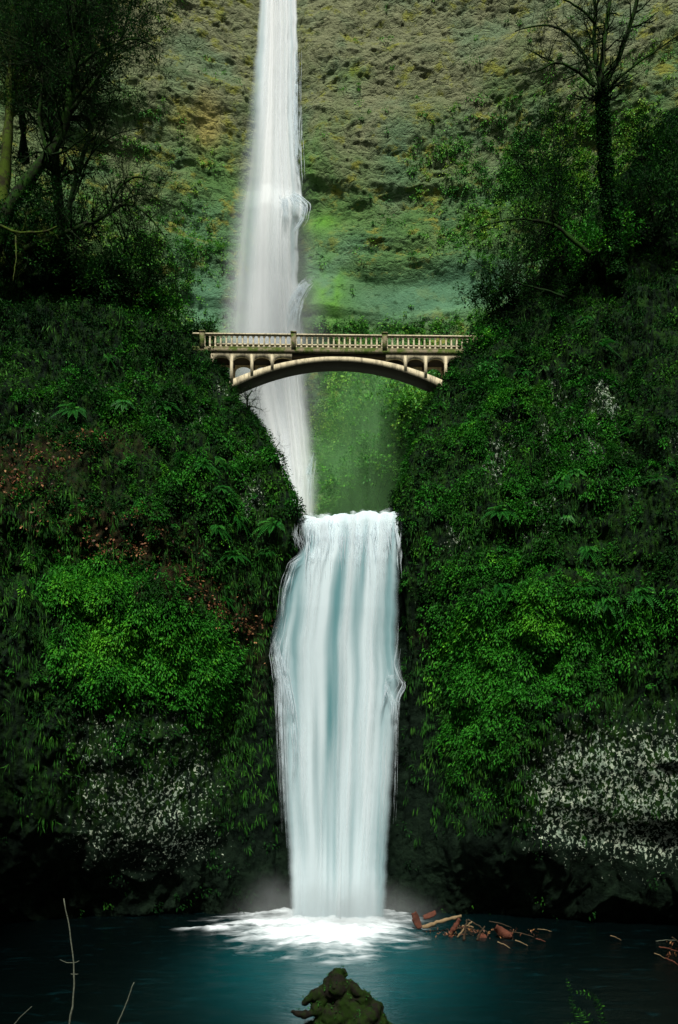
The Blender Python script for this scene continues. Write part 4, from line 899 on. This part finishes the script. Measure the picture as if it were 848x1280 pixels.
L = LeafSet(); n_ = 75; px = np.concatenate([582+rs.normal(size=45)*22, 640+rs.normal(size=18)*26, 838+rs.normal(size=12)*10]); Yv = np.concatenate([40.4+rs.normal(size=45)*.5, 40+rs.normal(size=18)*.4, 37.5+rs.normal(size=12)*1.2])
c = np.stack([(px-CX)*Yv/F, Yv, .07+.12*rs.rand(n_)], 1); L.add(*leaves(rs, c, np.tile([0,0,1.], (n_,1)), 3, .15, .14, .4, 0, rs.rand(n_), .3, 1.2))
tag(L.build('drift_debris', M['fallen']), 'dead leaves and bark crumbs caught in the driftwood', 'debris', None, 'stuff')

def stump():
    bpy_objs = []; rs = np.random.RandomState(4); Y = 27.2; s = Y/F
    mb = MB()
    for pp, r0, r1, dy in [([(414,1228),(428,1236),(442,1256),(462,1284),(486,1330)],.30,.95,0), ([(424,1234),(404,1238),(390,1246),(380,1254)],.24,.09,-.1), ([(436,1252),(418,1272),(406,1300),(400,1330)],.42,.55,-.2),
                       ([(404,1246),(396,1260),(382,1268),(364,1262)],.13,.05,-.2), ([(420,1284),(398,1278),(382,1282),(366,1288)],.16,.06,-.3), ([(434,1232),(446,1236),(456,1248),(461,1258)],.17,.10,.2),
                       ([(412,1228),(420,1217),(430,1215),(436,1219)],.17,.10,.1), ([(448,1262),(462,1262),(470,1270),(474,1284)],.2,.16,.1), ([(392,1250),(398,1264),(404,1284)],.09,.12,-.3), ([(440,1290),(430,1320)],.8,.9,0)]:
        q = wpath(pp, Y, rs, n=18, dy=dy, wob=.5); mb.tube(q, np.linspace(r0, r1, 18)*(1+.14*rs.normal(size=18)), 10)
    t = mb.build('tmp', M['boulder'])
    m = t.modifiers.new('r', 'REMESH'); m.mode = 'VOXEL'; m.voxel_size = .05; sm = t.modifiers.new('s', 'SMOOTH'); sm.factor = .8; sm.iterations = 5
    dg = bpy.context.evaluated_depsgraph_get(); me2 = bpy.data.meshes.new_from_object(t.evaluated_get(dg)); bpy.data.objects.remove(t)
    V = np.empty(len(me2.vertices)*3); me2.vertices.foreach_get('co', V); V = V.reshape(-1,3); nn = np.empty_like(V).ravel(); me2.vertices.foreach_get('normal', nn); nn = nn.reshape(-1,3)
    V += nn*(.13*ridged(V*np.array([2.2,2.2,1.4])+5, 5, .65)+.12*fbm(V*1.5+9, 3)-.02)[:,None]
    me2.vertices.foreach_set('co', V.ravel()); me2.materials.clear(); me2.materials.append(M['boulder']); me2.polygons.foreach_set('use_smooth', np.ones(len(me2.polygons), bool)); me2.update()
    o = bpy.data.objects.new('mossy_stump', me2); C.objects.link(o); tag(o, 'gnarled mossy stump rising from the pool at the bottom of the picture', 'stump')
    up = np.where(nn[:,2] > .25)[0]; i = up[rs.randint(0, len(up), 260)]
    L = LeafSet(); L.add(*leaves(rs, V[i], nn[i], 4, .07, .07, .5, .6, rs.rand(len(i))*.4, .5, .9)); q = L.build('moss', M['hang'], None); q.parent = o
stump()
stick('bare_stem', [(84,1292,8),(92,1255,8),(93,1210,8),(88,1165,8),(80,1123,8)], 8, .011, .006, 'twig', 'tall thin bare stem with small side shoots at lower left', 'stem', seed=3, k=5, forks=((.62,-.13,0,.03),(.62,.05,0,.02),(.5,.04,0,.0),(.5,-.03,0,.0)))
stick('bare_stem', [(143,1290,8),(155,1262,8),(168,1228,8)], 8, .008, .005, 'twig', 'short slanting bare stem with a curled tip at lower left', 'stem', seed=4, k=5)
stick('bare_stem', [(14,1286,8),(25,1272,8),(40,1258,8)], 8, .004, .003, 'twig', 'faint short twig in the bottom left corner', 'stem', seed=5, k=4)
def near_fern(paths, label, wl=5.0, Y=9.0):
    rs = np.random.RandomState(int(paths[0][0][0])); mb = MB()
    for pp in paths:
        q = wpath(pp, Y, rs, n=26, dy=.1); mb.tube(q, np.linspace(.005,.002,26), 4, .2)
        tg = np.gradient(q, axis=0); tg /= np.linalg.norm(tg, axis=1)[:,None]; sd = np.cross(tg, [0,-.8,.5]); sd /= np.linalg.norm(sd, axis=1)[:,None]
        for i in range(11, 26):
            w_ = wl*Y/F*math.sin(min(1,(i-9)/17)*math.pi)**.7+.006
            for sg in (-1, 1):
                e = q[i]+sd[i]*sg*w_+tg[i]*w_*.5+np.array([0,0,-.2*w_]); m_ = (q[i]+e)/2; mb.add([q[i], m_-tg[i]*.008, e, m_+tg[i]*.008], [(0,1,2,3)], a=rs.rand())
    return tag(mb.build('fern', M['darkcover'], None, False), label, 'fern')
near_fern([[(735,1340),(733,1290),(722,1262),(712,1254)],[(738,1340),(742,1290),(734,1268),(720,1262)],[(736,1340),(728,1300),(716,1282),(706,1280)]], 'dim green fern tuft at the bottom right of the picture', 7)
near_fern([[(752,1340),(752,1270),(742,1240),(722,1240)],[(752,1340),(756,1270),(748,1246),(734,1246)]], 'small fern frond arching above the bottom right tuft', 5)
near_fern([[(722,1340),(718,1270),(713,1235),(708,1224)]], 'tiny upright fern tip rising over the dark water', 4)
